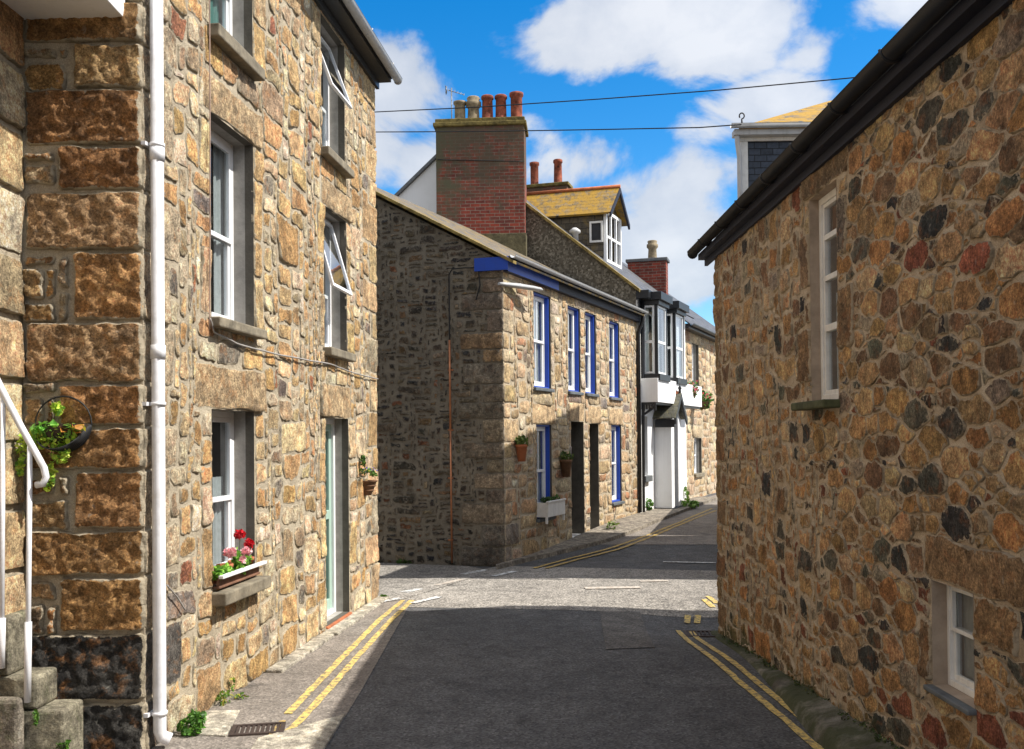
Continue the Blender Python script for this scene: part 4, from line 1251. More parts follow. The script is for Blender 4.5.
# roof slopes
dg = -GF.u     # direction from corner along the gable, away from street
def gp(u, s, v): # u along the street, s up the roof run
    return MF.o + MF.u*u + dg*s + Vector((0, 0, v))
ov = .22
uvquad('roof', M['slate_mid'], [(gp(-.10, -ov, ve+.10-ov*RP), gp(LM, -ov, ve+.10-ov*RP), gp(LM, RUN, ve+.10+RUN*RP), gp(-.10, RUN, ve+.10+RUN*RP)),
                             (gp(LM, 2*RUN+ov, ve+.1-ov*RP), gp(-.10, 2*RUN+ov, ve+.1-ov*RP), gp(-.10, RUN+.002, ve+.10+RUN*RP), gp(LM, RUN+.002, ve+.10+RUN*RP))], mh)
m = MB()
P = lambda s, dv, u: gp(u, s, ve+s*RP+dv)
m.hexa([P(-ov, .05, -.10), P(RUN, .05, -.10), P(RUN, .05, .03), P(-ov, .05, .03), P(-ov, .105, -.10), P(RUN, .105, -.10), P(RUN, .105, .03), P(-ov, .105, .03)])
m.build('verge', M['verge'], mh, bevel=.008)
m = MB(); m.box(MF, .0, LM, ve-.17, ve+.03, .003, .10); m.box(MF, .0, LM, ve+.032, ve+.07, .003, .15)
fa = m.build('fascia', M['blue_dark'], mh, bevel=.004)
m = MB(); m.box(MF, -.02, 2.2, ve-.165, ve+.0, .101, .106); m.build('fascia_board', M['blue'], mh)
m = MB(); m.box(GF, GL-.44, GL+.11, ve-.15, ve+.055, .028, .07); m.build('barge_board', M['blue'], mh, bevel=.004)
m = MB(); half_gutter(m, MF.p(-.08, ve+.07, .215), MF.p(LM+.1, ve+.07, .215), .055, MF.n)
m.build('gutter', M['grey_pl'], mh)
m = MB(); m.tube([MF.p(LM-.02, ve+.02, .2), MF.p(LM-.02, ve-.15, .16), MF.p(LM-.02, ve-.4, .06), MF.p(LM-.02, .3, .06)], .04, 10); m.build('downpipe', M['black_pl'], mh)
for i, o in enumerate(opM+opL):
    window(mh, MF, o, .10, sash='white', frame='white', surround='blue', fw=.03, sw=.045, bars=1, cur=[('net', .0, 1, .0, 1)], sill='slate_sill', sill_out=.06, sill_h=.06, sill_ext=.04, mid=.5)
# doors deep in their recesses
for o, dpt in ((d1, .5), (d2, .36)):
    m = MB(); m.box(MF, o[0], o[1], o[2], o[3], -dpt-.05, -dpt)
    for (x0, x1, y0, y1) in ((.12, .45, .08, .45), (.55, .88, .08, .45), (.12, .45, .52, .92), (.55, .88, .52, .92)):
        w_ = o[1]-o[0]; h_ = o[3]-o[2]; rframe(m, MF, o[0]+w_*x0, o[0]+w_*x1, o[2]+h_*y0, o[2]+h_*y1, -dpt, -dpt+.012, .02)
    dd = m.build('door', M['door_dark'], mh, bevel=.003)
    m = MB(); m.tube([MF.p(o[0]+.1, 1.1, -dpt), MF.p(o[0]+.1, 1.1, -dpt+.05)], .02, 8); m.build('handle', M['steel'], dd)
    m = MB(); m.box(MF, o[0]+.002, o[1]-.002, -.1, o[2]+.06, -dpt+.01, .02); m.build('doorstep', M['kerb'], mh, bevel=.01, col=True)
# pipes on the gable
def gq(x, y, n=.04): q = GF.px(x, y, n); return GF.p(q[0], q[1], n)
m = MB(); m.tube([gq(449.5, 340), gq(450.5, 430)], .017, 8); m.tube([gq(450.5, 431), gq(452, 563)], .015, 8); 
for y in (370, 430, 478, 540): q = GF.px(450.5, y, .04); m.box(GF, q[0]-.04, q[0]+.04, q[1]-.01, q[1]+.01, .0, .05)
m.build('pipe', M['copper'], mh)
cable(mh, 'cable', [gq(449.5, 342), gq(449, 275), gq(452, 269), gq(478, 267), gq(480, 285), gq(476, 300)], .010, M['wire'])
# lamp on the facade corner
lm = thing('wall_lamp', 'flat white street lamp on the blue windowed house corner', 'lamp', tuple(MF.p(.35, ve-.3, 0)))
q = MF.px(522, 287, .12)
m = MB(); m.box(MF, .30, .36, q[1]-.02, q[1]+.03, 0, .1); m.tube([MF.p(.33, q[1], .02), MF.p(.36, q[1]+.02, .16)], .02, 8); m.build('bracket', M['steel'], lm)
m = MB()
P0 = gq(499, 284, .1); P1 = MF.p(q[0]+.45, q[1]-.0, .28)
ax_ = (P1-P0).normalized(); sd = ax_.cross(Vector((0, 0, 1))).normalized(); rows = []
for t, w_, h_ in ((0, .03, .03), (.12, .045, .04), (.4, .07, .055), (.75, .08, .05), (.95, .055, .04), (1, .03, .02)):
    c_ = P0.lerp(P1, t); rows.append([m.vert(c_+sd*cos(a)*w_+Vector((0, 0, sin(a)*h_*(1 if sin(a) > 0 else .5)))) for a in [k*math.pi/6 for k in range(12)]])
for k in range(5):
    for j in range(12): m.face((rows[k][j], rows[k][(j+1) % 12], rows[k+1][(j+1) % 12], rows[k+1][j]), 0, True)
m.face(rows[0][::-1]); m.face(rows[-1]); m.build('lamp_head', M['lamp_grey'], lm)

# pots and boxes on that facade
def mq(x, y, n=.05): q = MF.px(x, y, n); return MF.p(q[0], q[1], n)
for (x, y, lab, sc) in ((521.5, 447, 'terracotta wall pot of grass between the corner and the blue window', 1), (566, 462, 'dark wall pot with a bushy plant beside the deep black doorway', 1.15)):
    c = mq(x, y, .10); t = thing('wall_planter', lab, 'wall pot', tuple(c), 'wall pots on the corner house')
    m = MB(); m.lathe(c-Vector((0, 0, .10*sc)), [(.06*sc, -.13*sc), (.09*sc, .10*sc), (.10*sc, .10*sc), (.10*sc, .14*sc), (.085*sc, .14*sc)], 14); m.build('pot', M['terracotta'] if sc == 1 else M['wicker'], t)
    m = MB(); m.tube([c+Vector((0, 0, .02)), mq(x, y, .002)+Vector((0, 0, .02))], .008, 5); m.build('hook', M['wire'], t)
    plant_obj('foliage', [(c+Vector((0, 0, .09*sc)), (.12*sc, .12*sc, .08*sc))], 110, .035, [(.10, .15, .03), (.14, .19, .05), (.06, .10, .025)], int(x), t, up=.2)
o = opL[0]; c = MF.p((o[0]+o[1])/2, o[2], .1)
t = thing('window_planter', 'white trough planter on the lower blue window sill', 'window box', tuple(c))
m = MB(); w0, w1 = o[0]-.02, o[1]+.10
m.box(MF, w0, w1, o[2]+.03, o[2]+.27, -.02, .02); m.box(MF, w0, w1, o[2]+.03, o[2]+.27, .19, .21)
m.box(MF, w0, w0+.02, o[2]+.03, o[2]+.27, .02, .19); m.box(MF, w1-.02, w1, o[2]+.03, o[2]+.27, .02, .19); m.box(MF, w0+.02, w1-.02, o[2]+.03, o[2]+.05, .02, .19)
m.box(MF, w0-.02, w1+.02, o[2]+.272, o[2]+.30, .185, .225)
for x_ in (w0, w1-.03): m.box(MF, x_, x_+.03, o[2]-.08, o[2]+.029, .16, .20)
m.build('trough', M['white_old'], t, bevel=.004)
m = MB(); m.box(MF, w0+.021, w1-.021, o[2]+.06, o[2]+.24, .021, .188); m.build('soil', M['soil'], t)
plant_obj('foliage', [(MF.p(w0+(w1-w0)*f_, o[2]+.30, .1), (.10, .10, .06)) for f_ in (.2, .45, .8)], 120, .035, [(.08, .16, .05), (.10, .18, .04), (.05, .10, .03)], 71, t)

# ================================================================== white house with bays
u_w0 = LM+.02; u_w1 = MF.u_at(686, 420)
wh = thing('white_house', 'white house with black trimmed bay windows, slate porch and lichened dormer', 'house', tuple(MF.p(u_w0, 0, 0)))
vw = MF.px(640, 291)[1]            # eaves of the white house
RW = .82; SR = 4.45
def hp(u, s, v): return MF.o+MF.u*u+dg*s+Vector((0, 0, v))
BO = .42
ub = [MF.u_at(657.5, 330, BO), MF.u_at(666.5, 330, BO), MF.u_at(675.5, 330, BO), MF.u_at(684, 330, BO)]
vb0 = MF.px(657.5, 402, BO)[1]; vb1 = MF.px(657.5, 378, BO)[1]; vbt = MF.px(657.5, 300, BO)[1]
m = MB()
og = op(MF, 642.5, 647.5, 416, 476)
wall_face(m, MF, u_w0, u_w1, -.2, vw, [og+(.10,)], mi=0, rev=0, rev2=0)
m.poly([hp(u_w0, 0, vw), hp(u_w0, 0, .0), hp(u_w0, SR*2, 0), hp(u_w0, SR*2, vw), hp(u_w0, SR, vw+SR*RW)], 1)
m.poly([hp(u_w1, 0, vw), hp(u_w1, 0, .0), hp(u_w1, SR*2, 0), hp(u_w1, SR*2, vw), hp(u_w1, SR, vw+SR*RW)], 1)
m.poly([hp(u_w0-.006, SR+.2, 3), hp(u_w0-.006, SR*2, 3), hp(u_w0-.006, SR*2, vw), hp(u_w0-.006, SR+.2, vw+(SR-.2)*RW)], 0)
m.build('wall', [M['white_wall'], M['roughcast']], wh)
# verge on the roughcast gable
m = MB(); P = lambda s, dv, u: hp(u, s, vw+s*RW+dv)
m.hexa([P(-.1, .0, u_w0-.08), P(SR, .0, u_w0-.08), P(SR, .0, u_w0+.1), P(-.1, .0, u_w0+.1), P(-.1, .07, u_w0-.08), P(SR, .07, u_w0-.08), P(SR, .07, u_w0+.1), P(-.1, .07, u_w0+.1)])
m.build('verge', M['verge'], wh)
m = MB(); P = lambda s, dv, u: hp(u, s, vw+(2*SR-s)*RW+dv)
m.hexa([P(SR+.01, .0, u_w0-.08), P(2*SR, .0, u_w0-.08), P(2*SR, .0, u_w0+.1), P(SR+.01, .0, u_w0+.1), P(SR+.01, .09, u_w0-.08), P(2*SR, .09, u_w0-.08), P(2*SR, .09, u_w0+.1), P(SR+.01, .09, u_w0+.1)])
m.build('verge', M['lead'], wh)
uvquad('roof', M['slate'], [(hp(u_w0, -.25, vw-.2+.05), hp(u_w1, -.25, vw-.2+.05), hp(u_w1, SR, vw+SR*RW+.05), hp(u_w0, SR, vw+SR*RW+.05)), (hp(u_w1, 2*SR, vw), hp(u_w0, 2*SR, vw), hp(u_w0, SR+.01, vw+SR*RW+.05), hp(u_w1, SR+.01, vw+SR*RW+.05))], wh)
m = MB(); m.box(MF, u_w0, u_w0+.55, vw-.22, vw-.03, -.02, .30); m.box(MF, u_w0, u_w0+.16, vw-1.0, vw-.22, .003, .06); m.build('eaves_bracket', M['black'], wh, bevel=.01)
m = MB(); m.box(MF, u_w0-.0, u_w0+.17, 0, vw-.25, .0, .05); m.build('pilaster', M['white_old'], wh)
m = MB(); m.tube([MF.p(u_w0+.22, vw-.2, .1), MF.p(u_w0+.22, .1, .06)], .035, 8); m.build('downpipe', M['black_pl'], wh)
m = MB(); m.tube([MF.p(ub[0]-.05, vb0-.1, .35), MF.p(ub[0]-.02, vb0-.3, .06), MF.p(ub[0]-.02, .1, .06)], .035, 8); m.build('downpipe', M['black_pl'], wh)
# jettied white panel under the bays with a dark valance
m = MB(); m.box(MF, u_w0+.17, u_w1-.02, vb0, vb1, .003, BO+.02); m.build('bay_panel', M['white_wall'], wh, bevel=.006)
m = MB(); m.box(MF, u_w0+.17, u_w1-.02, vb0-.05, vb0-.002, .003, BO-.03)
k = 0
while k < 6:
    m.box(MF, u_w0+.172, u_w0+.20, vb0-.16-(.03 if k % 2 else 0), vb0-.052, .02+k*.065, .02+k*.065+.045); k += 1
m.build('valance', M['black'], wh)
def bay(u0, u1, lab):
    b = MB()
    b.box(MF, u0-.10, u1+.10, vbt, vbt+.18, .003, BO+.12); b.box(MF, u0-.04, u1+.04, vbt-.10, vbt-.002, .003, BO+.05)
    # corner posts and sills
    for uu in (u0, u1-.07): b.box(MF, uu, uu+.07, vb1, vbt-.10, BO-.07, BO)
    b.box(MF, u0, u0+.06, vb1, vbt-.10, .003, .08); b.box(MF, u1-.06, u1, vb1, vbt-.10, .003, .08)
    b.box(MF, u0-.05, u1+.05, vb1-.05, vb1+.10, .003+.02, BO+.06)
    bo = b.build('bay_window', M['black'], wh, bevel=.006)
    SF = Frame(MF.p(u0+.03, 0, 0), MF.n, -MF.u)   # near cheek
    SF2 = Frame(MF.p(u1-.03, 0, 0), MF.n, MF.u)
    for fr, a, c in ((SF, .085, BO-.075), (SF2, .085, BO-.075), (Frame(MF.p(u0, 0, BO-.03), MF.u, MF.n), .075, u1-u0-.075)):
        s = MB(); rframe(s, fr, a, c, vb1+.11, vbt-.11, -.02, .02, .045); mm_ = (vb1+vbt)/2-.05; s.box(fr, a+.045, c-.045, mm_-.03, mm_+.03, -.02, .02)
        s.build('sash', M['white'], bo, bevel=.003)
        g_ = MB(); g_.poly([fr.p(a+.04, vb1+.15, 0), fr.p(c-.04, vb1+.15, 0), fr.p(c-.04, vbt-.15, 0), fr.p(a+.04, vbt-.15, 0)]); g_.build('pane', M['glass'], bo)
    curtain(MF, u0+.12, u1-.12, vb1+.12, vbt-.12, BO-.16, M['net'], bo)
bay(ub[0], ub[1]+.05, ''); bay(ub[2], ub[3], '')
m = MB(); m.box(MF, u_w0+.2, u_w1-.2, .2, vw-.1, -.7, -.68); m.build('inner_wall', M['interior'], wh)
window(wh, MF, og, .08, frame='black', sash='black', fw=.04, sw=.03, cur=[('net', 0, 1, 0, 1)], bars=1, sill='slate_sill', sill_out=.1, sill_h=.14, sill_ext=.08)
# porch
PO = .42; up0 = MF.u_at(671.5, 450, PO); up1 = up0+.95
vpe = MF.px(671.5, 418, PO)[1]; vpr = MF.px(676, 394, PO)[1]
m = MB(); m.box(MF, up0, up0+.10, .05, vpe, .003, PO); m.box(MF, up1-.10, up1, .05, vpe, .003, PO)
m.box(MF, up0+.10, up0+.28, .05, vpe, PO-.10, PO-.001); m.box(MF, up1-.28, up1-.10, .05, vpe, PO-.10, PO-.001)
pc = (up0+up1)/2
m.poly([MF.p(up0, vpe, PO-.02), MF.p(up1, vpe, PO-.02), MF.p(pc, vpr-.05, PO-.02)])
po = m.build('porch', M['white_wall'], wh, bevel=.008)
uvquad('porch_roof', M['slate_porch'], [(MF.p(up0-.12, vpe-.02, -.0), MF.p(up0-.12, vpe-.02, PO+.14), MF.p(pc, vpr, PO+.14), MF.p(pc, vpr, .0))[::-1], (MF.p(up1+.12, vpe-.02, PO+.14), MF.p(up1+.12, vpe-.02, 0), MF.p(pc, vpr, .0), MF.p(pc, vpr, PO+.14))[::-1]], po)
m = MB(); 
for s_, uu in ((1, up0-.12), (-1, up1+.12)):
    m.hexa([MF.p(uu, vpe-.15, PO+.10), MF.p(pc, vpr-.12, PO+.10), MF.p(pc, vpr-.12, PO+.145), MF.p(uu, vpe-.15, PO+.145), MF.p(uu, vpe+.0, PO+.10), MF.p(pc, vpr+.02, PO+.10), MF.p(pc, vpr+.02, PO+.145), MF.p(uu, vpe+.0, PO+.145)])
m.lathe(MF.p(pc, vpr, PO+.1), [(.035, 0), (.03, .1), (.05, .14), (.012, .2), (.004, .42)], 8)
m.box(MF, up0-.10, up0-.001, vpe-.22, vpe-.03, .05, PO+.1)
m.build('barge_board', M['black'], po)
m = MB(); m.box(MF, pc-.07, pc+.07, vpr-.0, vpr+.07, .05, PO+.05); m.build('ridge_tile', M['ridge'], po)
m = MB(); m.box(MF, up0-.05, up1+.05, -.05, .30, .004, PO+.05); m.build('plinth', M['black'], po, bevel=.01)
m = MB(); m.box(MF, up0+.1, up1-.1, .3, vpe-.1, .06, .10); m.build('door', M['door_dark'], wh)

# dormer
sd0 = 1.0; ud0 = u_w0+.82; wd_ = 1.25; ud1 = ud0+wd_; udc = (ud0+ud1)/2
def hq(x, y, u):   # height seen at pixel on the plane u=const
    fr = Frame(hp(u, 0, 0), -dg, (-dg.y, dg.x, 0)); q = fr.px(x, y); return q[1]
vde = hq(611, 209, ud0); vdr = hq(621, 187, udc)
zf = vw+sd0*RW
sr_e = (vde-vw)/RW; sr_r = (vdr-vw)/RW
m = MB()
do = MB()
dorm = thing  # noqa
cheek = uvquad('dormer', M['slate_cheek'], [(hp(ud0, sr_e+.1, zf-.3), hp(ud0, sd0, zf-.3), hp(ud0, sd0, vde), hp(ud0, sr_e+.1, vde)), (hp(ud1, sd0, zf-.3), hp(ud1, sr_e+.1, zf-.3), hp(ud1, sr_e+.1, vde), hp(ud1, sd0, vde)), (hp(ud0, sd0, vde), hp(ud1, sd0, vde), hp(udc, sd0, vdr-.02))], wh, .04)
of = .22
uvquad('dormer_roof', M['slate_lichen'], [(hp(ud0-.15, sr_r+.2, vde-.10), hp(ud0-.15, sd0-of, vde-.10), hp(udc, sd0-of, vdr), hp(udc, sr_r+.2, vdr)), (hp(ud1+.15, sd0-of, vde-.10), hp(ud1+.15, sr_r+.2, vde-.10), hp(udc, sr_r+.2, vdr), hp(udc, sd0-of, vdr))], cheek, .05)
m = MB(); m.tube([hp(udc, sd0-of-.02, vdr+.02), hp(udc, sr_r, vdr+.02)], .045, 8); m.build('ridge_tile', M['ridge'], cheek)
m = MB()
for uu in (ud0-.15, ud1+.15):
    A_, B_ = hp(uu, sd0-of-.03, vde-.14), hp(udc, sd0-of-.03, vdr-.06); dz = Vector((0, 0, .13)); dy = dg*.05
    m.hexa([A_-dz*.6, B_-dz*.6, B_-dz*.6+dy, A_-dz*.6+dy, A_+dz*.3, B_+dz*.3, B_+dz*.3+dy, A_+dz*.3+dy])
m.build('barge_board', M['blue_dark'], cheek)
DF = Frame(hp(ud0, sd0-.03, 0), MF.u, -dg)
m = MB(); rframe(m, DF, .02, wd_-.02, zf+.0, vde, -.02, .05, .07); 
for f_ in (.34, .67): m.box(DF, wd_*f_-.03, wd_*f_+.03, zf+.07, vde-.07, -.01, .045)
m.box(DF, .09, wd_-.09, (zf+vde)/2-.03, (zf+vde)/2+.03, -.005, .04)
w_ = m.build('dormer_window', M['white'], cheek)
m = MB(); m.poly([DF.p(.09, zf+.07, .0), DF.p(wd_-.09, zf+.07, .0), DF.p(wd_-.09, vde-.07, 0), DF.p(.09, vde-.07, 0)]); m.build('pane', M['glass'], w_) if False else None
# cheek casement, set 5 cm proud of the slates
CF = Frame(hp(ud0, sd0, 0), -dg, (-dg.y, dg.x, 0))
q0 = CF.px(590, 243); q1 = CF.px(603, 221)
m = MB(); m.box(CF, q0[0]+.04, q1[0]-.04, q0[1]+.04, q1[1]-.04, .002, .012); m.build('cheek_pane', M['interior'], cheek)
m = MB(); rframe(m, CF, q0[0], q1[0], q0[1], q1[1], .001, .05, .045); m.build('cheek_window', M['white_old'], cheek)
m = MB(); q = CF.px(579, 235); m.lathe(hp(u_w0+.3, 1.5, vw+1.5*RW), [(.08, -.1), (.08, .18), (.13, .2), (.13, .26), (.05, .32)], 10); m.build('vent', M['grey_pl'], wh)

def brick_box(name, fr, u0, u1, v0, v1, n0, n1, mat, parent):
    q = [(fr.p(u0, v0, n1), fr.p(u1, v0, n1), fr.p(u1, v1, n1), fr.p(u0, v1, n1)), (fr.p(u1, v0, n1), fr.p(u1, v0, n0), fr.p(u1, v1, n0), fr.p(u1, v1, n1)),
         (fr.p(u1, v0, n0), fr.p(u0, v0, n0), fr.p(u0, v1, n0), fr.p(u1, v1, n0)), (fr.p(u0, v0, n0), fr.p(u0, v0, n1), fr.p(u0, v1, n1), fr.p(u0, v1, n0)), (fr.p(u0, v1, n1), fr.p(u1, v1, n1), fr.p(u1, v1, n0), fr.p(u0, v1, n0))]
    return uvquad(name, mat, q, parent, 0)
def pot(c, h, r, mat, parent, kind=0):
    m = MB()
    if kind == 0: pr_ = [(r*1.1, 0), (r*1.12, .05*h), (r*.95, .1*h), (r*.86, .85*h), (r*1.05, .88*h), (r*1.05, .97*h), (r*.92, h), (r*.7, h), (r*.6, .8*h)]
    elif kind == 1: pr_ = [(r*1.1, 0), (r*.95, .1*h), (r*.85, .55*h), (r*1.2, .66*h), (r*1.2, .8*h), (r*.9, .84*h), (r*1.05, .95*h), (r*.9, h), (r*.6, h), (r*.5, .8*h)]
    else: pr_ = [(r*1.05, 0), (r*.9, .1*h), (r*.9, .85*h), (r*1.1, .9*h), (r*1.1, h), (r*.8, h), (r*.6, .8*h)]
    return m.lathe(c, pr_, 18).build('chimney_pot', mat, parent)
# the great brick chimney on the party wall
KF = Frame(hp(u_w0-.02, 0, 0), -dg, (-dg.y, dg.x, 0))     # u toward the street, n toward camera
_c = KF.p((KF.px(437, 180, .55)[0]+KF.px(527, 180, .55)[0])/2, 0, .1)
KF = Frame(_c, (.9975, -.07, 0), (-.07, -.9975, 0))
ck0 = KF.px(436.5, 180, .5)[0]; ck1 = KF.px(524.5, 180, .5)[0]
vc1 = KF.px(480, 126, .55)[1]; vcm = KF.px(520, 233, .55)[1]
ch = thing('brick_chimney', 'broad red brick chimney stack with five clay pots', 'chimney', tuple(KF.p(ck0, vcm-1.5, 0)))
brick_box('stack', KF, ck0, ck1, vcm, vc1, -.35, .55, M['brick'], ch)
m = MB(); m.box(KF, ck0-.03, ck1+.03, vcm-2.6, vcm-.002, -.35, .58); m.build('base', M['render_moss'], ch, bevel=.01)
m = MB(); m.box(KF, ck0-.06, ck1+.06, vc1+.002, vc1+.10, -.41, .61); m.box(KF, ck0-.02, ck1+.02, vc1+.102, vc1+.2, -.35, .55); m.build('cap', M['lichen_cap'], ch, bevel=.02)
for x, h, k, mt, r in ((460, .50, 2, 'pot_buff', .14), (473.5, .60, 1, 'pot_buff', .15), (487.5, .62, 0, 'pot_red', .14), (501, .62, 0, 'pot_red', .14), (516.5, .66, 2, 'pot_red', .15)):
    uu = KF.px(x, 115, .2)[0]; pot(KF.p(uu, vc1+.19, .2), h, r, M[mt], ch, k)
cable(ch, 'cable', [KF.p(ck0+.03, vc1-.75, .565), KF.p((ck0+ck1)/2, vc1-.80, .565), KF.p(ck1-.02, vc1-.85, .565)], .010, M['wire'])
# aerial
q = KF.px(452, 150, -.2); aq = KF.p(q[0], 0, -.2)
ae = thing('tv_aerial', 'small television aerial on a thin mast by the buff chimney pot', 'aerial', (aq.x, aq.y, vc1+.1))
vt_ = KF.px(452, 90, -.2)[1]
m = MB(); m.tube([(aq.x, aq.y, vc1-.1), (aq.x, aq.y, vt_+.05)], .014, 6); m.build('mast', M['steel'], ae)
m = MB(); bo_ = Vector((aq.x, aq.y, vt_)); dxx = KF.u*.30; m.tube([bo_-dxx*.3, bo_+dxx+Vector((0, 0, -.12))], .010, 5)
for t in (-.25, 0, .25, .5, .75, 1): 
    c_ = bo_+dxx*t+Vector((0, 0, -.12*max(0, t))); m.tube([c_-Vector((0, .12, .07)), c_+Vector((0, .12, .07))], .007, 4)
for z_ in (-.07, 0, .07): m.tube([bo_-dxx*.35+Vector((-.03, -.1, z_)), bo_-dxx*.35+Vector((-.03, .1, z_))], .01, 4)
m.tube([bo_-dxx*.4+Vector((0, 0, -.08)), bo_-dxx*.4+Vector((0, 0, .09))], .012, 4)
m.build('antenna', M['steel'], ae)
# ridge chimney behind the dormer
def chim(name_label, u, s, su, ss, vb_, vt2, mat, pots, capm='lichen_cap'):
    KF2 = Frame(hp(u, s, 0), -dg, (-dg.y, dg.x, 0))
    t = thing('ridge_chimney', name_label, 'chimney', tuple(KF2.p(0, vb_, 0)))
    brick_box('stack', KF2, -ss/2, ss/2, vb_, vt2, -su/2, su/2, mat, t)
    m = MB(); m.box(KF2, -ss/2-.05, ss/2+.05, vt2+.002, vt2+.09, -su/2-.05, su/2+.05); m.build('cap', M[capm], t, bevel=.015)
    for du, h, r, k, mt in pots: pot(KF2.p(du, vt2+.085, 0), h, r, M[mt], t, k)
    return t
uA = u_w0+3.3; frA = Frame(hp(uA, 0, 0), -dg, (-dg.y, dg.x, 0))
a0 = frA.px(529, 188)[0]; a1 = frA.px(569, 188)[0]; vA = frA.px(549, 189)[1]
chim('low chimney with two red pots behind the lichened dormer', uA, -(a0+a1)/2, .5, a1-a0, vA-1.6, vA, M['brick'], [(frA.px(534.5, 180)[0]-(a0+a1)/2, frA.px(535, 163)[1]-vA-.08, .12, 2, 'pot_red'), (frA.px(558, 180)[0]-(a0+a1)/2, frA.px(558, 160)[1]-vA-.08, .12, 0, 'pot_red')])
uB = u_w1; frB = Frame(hp(uB, 0, 0), -dg, (-dg.y, dg.x, 0))
b0 = frB.px(629, 275)[0]; b1 = frB.px(667, 275)[0]; vB = frB.px(648, 263)[1]
chim('dark brick chimney with a single capped pot near the far roofs', uB, -(b0+b1)/2, .45, b1-b0, vB-1.6, vB, M['brick'], [(frB.px(652.5, 260)[0]-(b0+b1)/2, frB.px(652, 241)[1]-vB-.08, .13, 1, 'pot_buff')], 'lead')

# ================================================================== far stone house
fh = thing('far_house', 'pale stone house with hanging flowers beyond the white house', 'house', tuple(MF.p(u_w1, 0, 0)))
vf = MF.px(686, 324)[1]; LFh = 9.0
FF = Frame(MF.p(u_w1+.02, 0, -.12), MF.u)
w1o = op(FF, 692, 698.5, 343, 388); w2o = op(FF, 694, 701.5, 438, 474)
m = MB(); wall_face(m, FF, 0, LFh, -.3, vf, [w1o+(.15,), w2o+(.15,)], mi=1)
rect_masonry(m, FF, 0, LFh, 0, vf, [w1o+(.15,), w2o+(.15,)], (), FARP, 9, cell=.11, sizes=[(5, 2, 4), (7, 3, 4), (6, 2, 3), (4, 2, 4), (3, 2, 3), (5, 3, 3)], mortar=.02, h=(.006, .015), big=[(w2o[0]-.2, w2o[1]+.2, w2o[3]+.01, w2o[3]+.35, (.5, .4, .26)), (w1o[0]-.2, w1o[1]+.2, w1o[3]+.01, w1o[3]+.35, (.5, .4, .26))], rounds=1, amp=.005, edge=.3, grid=.4)
m.build('wall', [M['stone_far'], M['mortar_mid'], M['reveal'], M['reveal_dark']], fh, col=True)
for o in (w1o, w2o): window(fh, FF, o, .15, fw=.05, sw=.05, cur=[('net', 0, 1, 0, 1)], sill='sill', sill_out=.08, sill_h=.1)
uvquad('roof', M['slate'], [(FF.p(0, vf, .25), FF.p(LFh, vf, .25), FF.p(LFh, vf+3.3, -4), FF.p(0, vf+3.3, -4))], fh)
m = MB(); half_gutter(m, FF.p(0, vf, .3), FF.p(LFh, vf, .3), .06, FF.n); m.box(FF, 0, LFh, vf-.12, vf-.0, .003, .22); m.build('gutter', M['black_pl'], fh)
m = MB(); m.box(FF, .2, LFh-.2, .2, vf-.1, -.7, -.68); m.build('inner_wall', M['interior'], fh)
# hanging baskets
def fq(x, y, n): q = FF.px(x, y, n); return FF.p(q[0], q[1], n)
for i, (x, y, lab, sp_) in enumerate(((690, 388, 'trailing basket of pink flowers nearest the bay windows', .25), (703, 398, 'bushy green basket with red flowers on the far house', .30))):
    c = fq(x, y, .45 if i == 0 else .3)
    t = thing('hanging_basket', lab, 'hanging basket', tuple(c), 'flower baskets on the far house')
    m = MB(); m.lathe(c-Vector((0, 0, .2)), [(.03, -.12), (.12, -.06), (.17, .05), (.18, .1)], 12); m.build('basket', M['wicker'], t)
    m = MB(); m.tube([c+Vector((0, 0, .25)), c+Vector((0, 0, .35)), fq(x, y, .0)+Vector((0, 0, .35))], .012, 5); m.build('bracket', M['wire'], t)
    plant_obj('foliage', [(c, (sp_, sp_, .2)), (c-Vector((0, 0, .18)), (sp_*.7, sp_*.7, .15))], 300, .05, [(.08, .20, .03), (.13, .27, .04), (.05, .13, .03)], 80+i, t)
    plant_obj('blossom', [(c+Vector((0, -.12, .05)), (sp_, .12, .22))], 26, .045, [(.65, .04, .08), (.7, .15, .2)], 90+i, t)

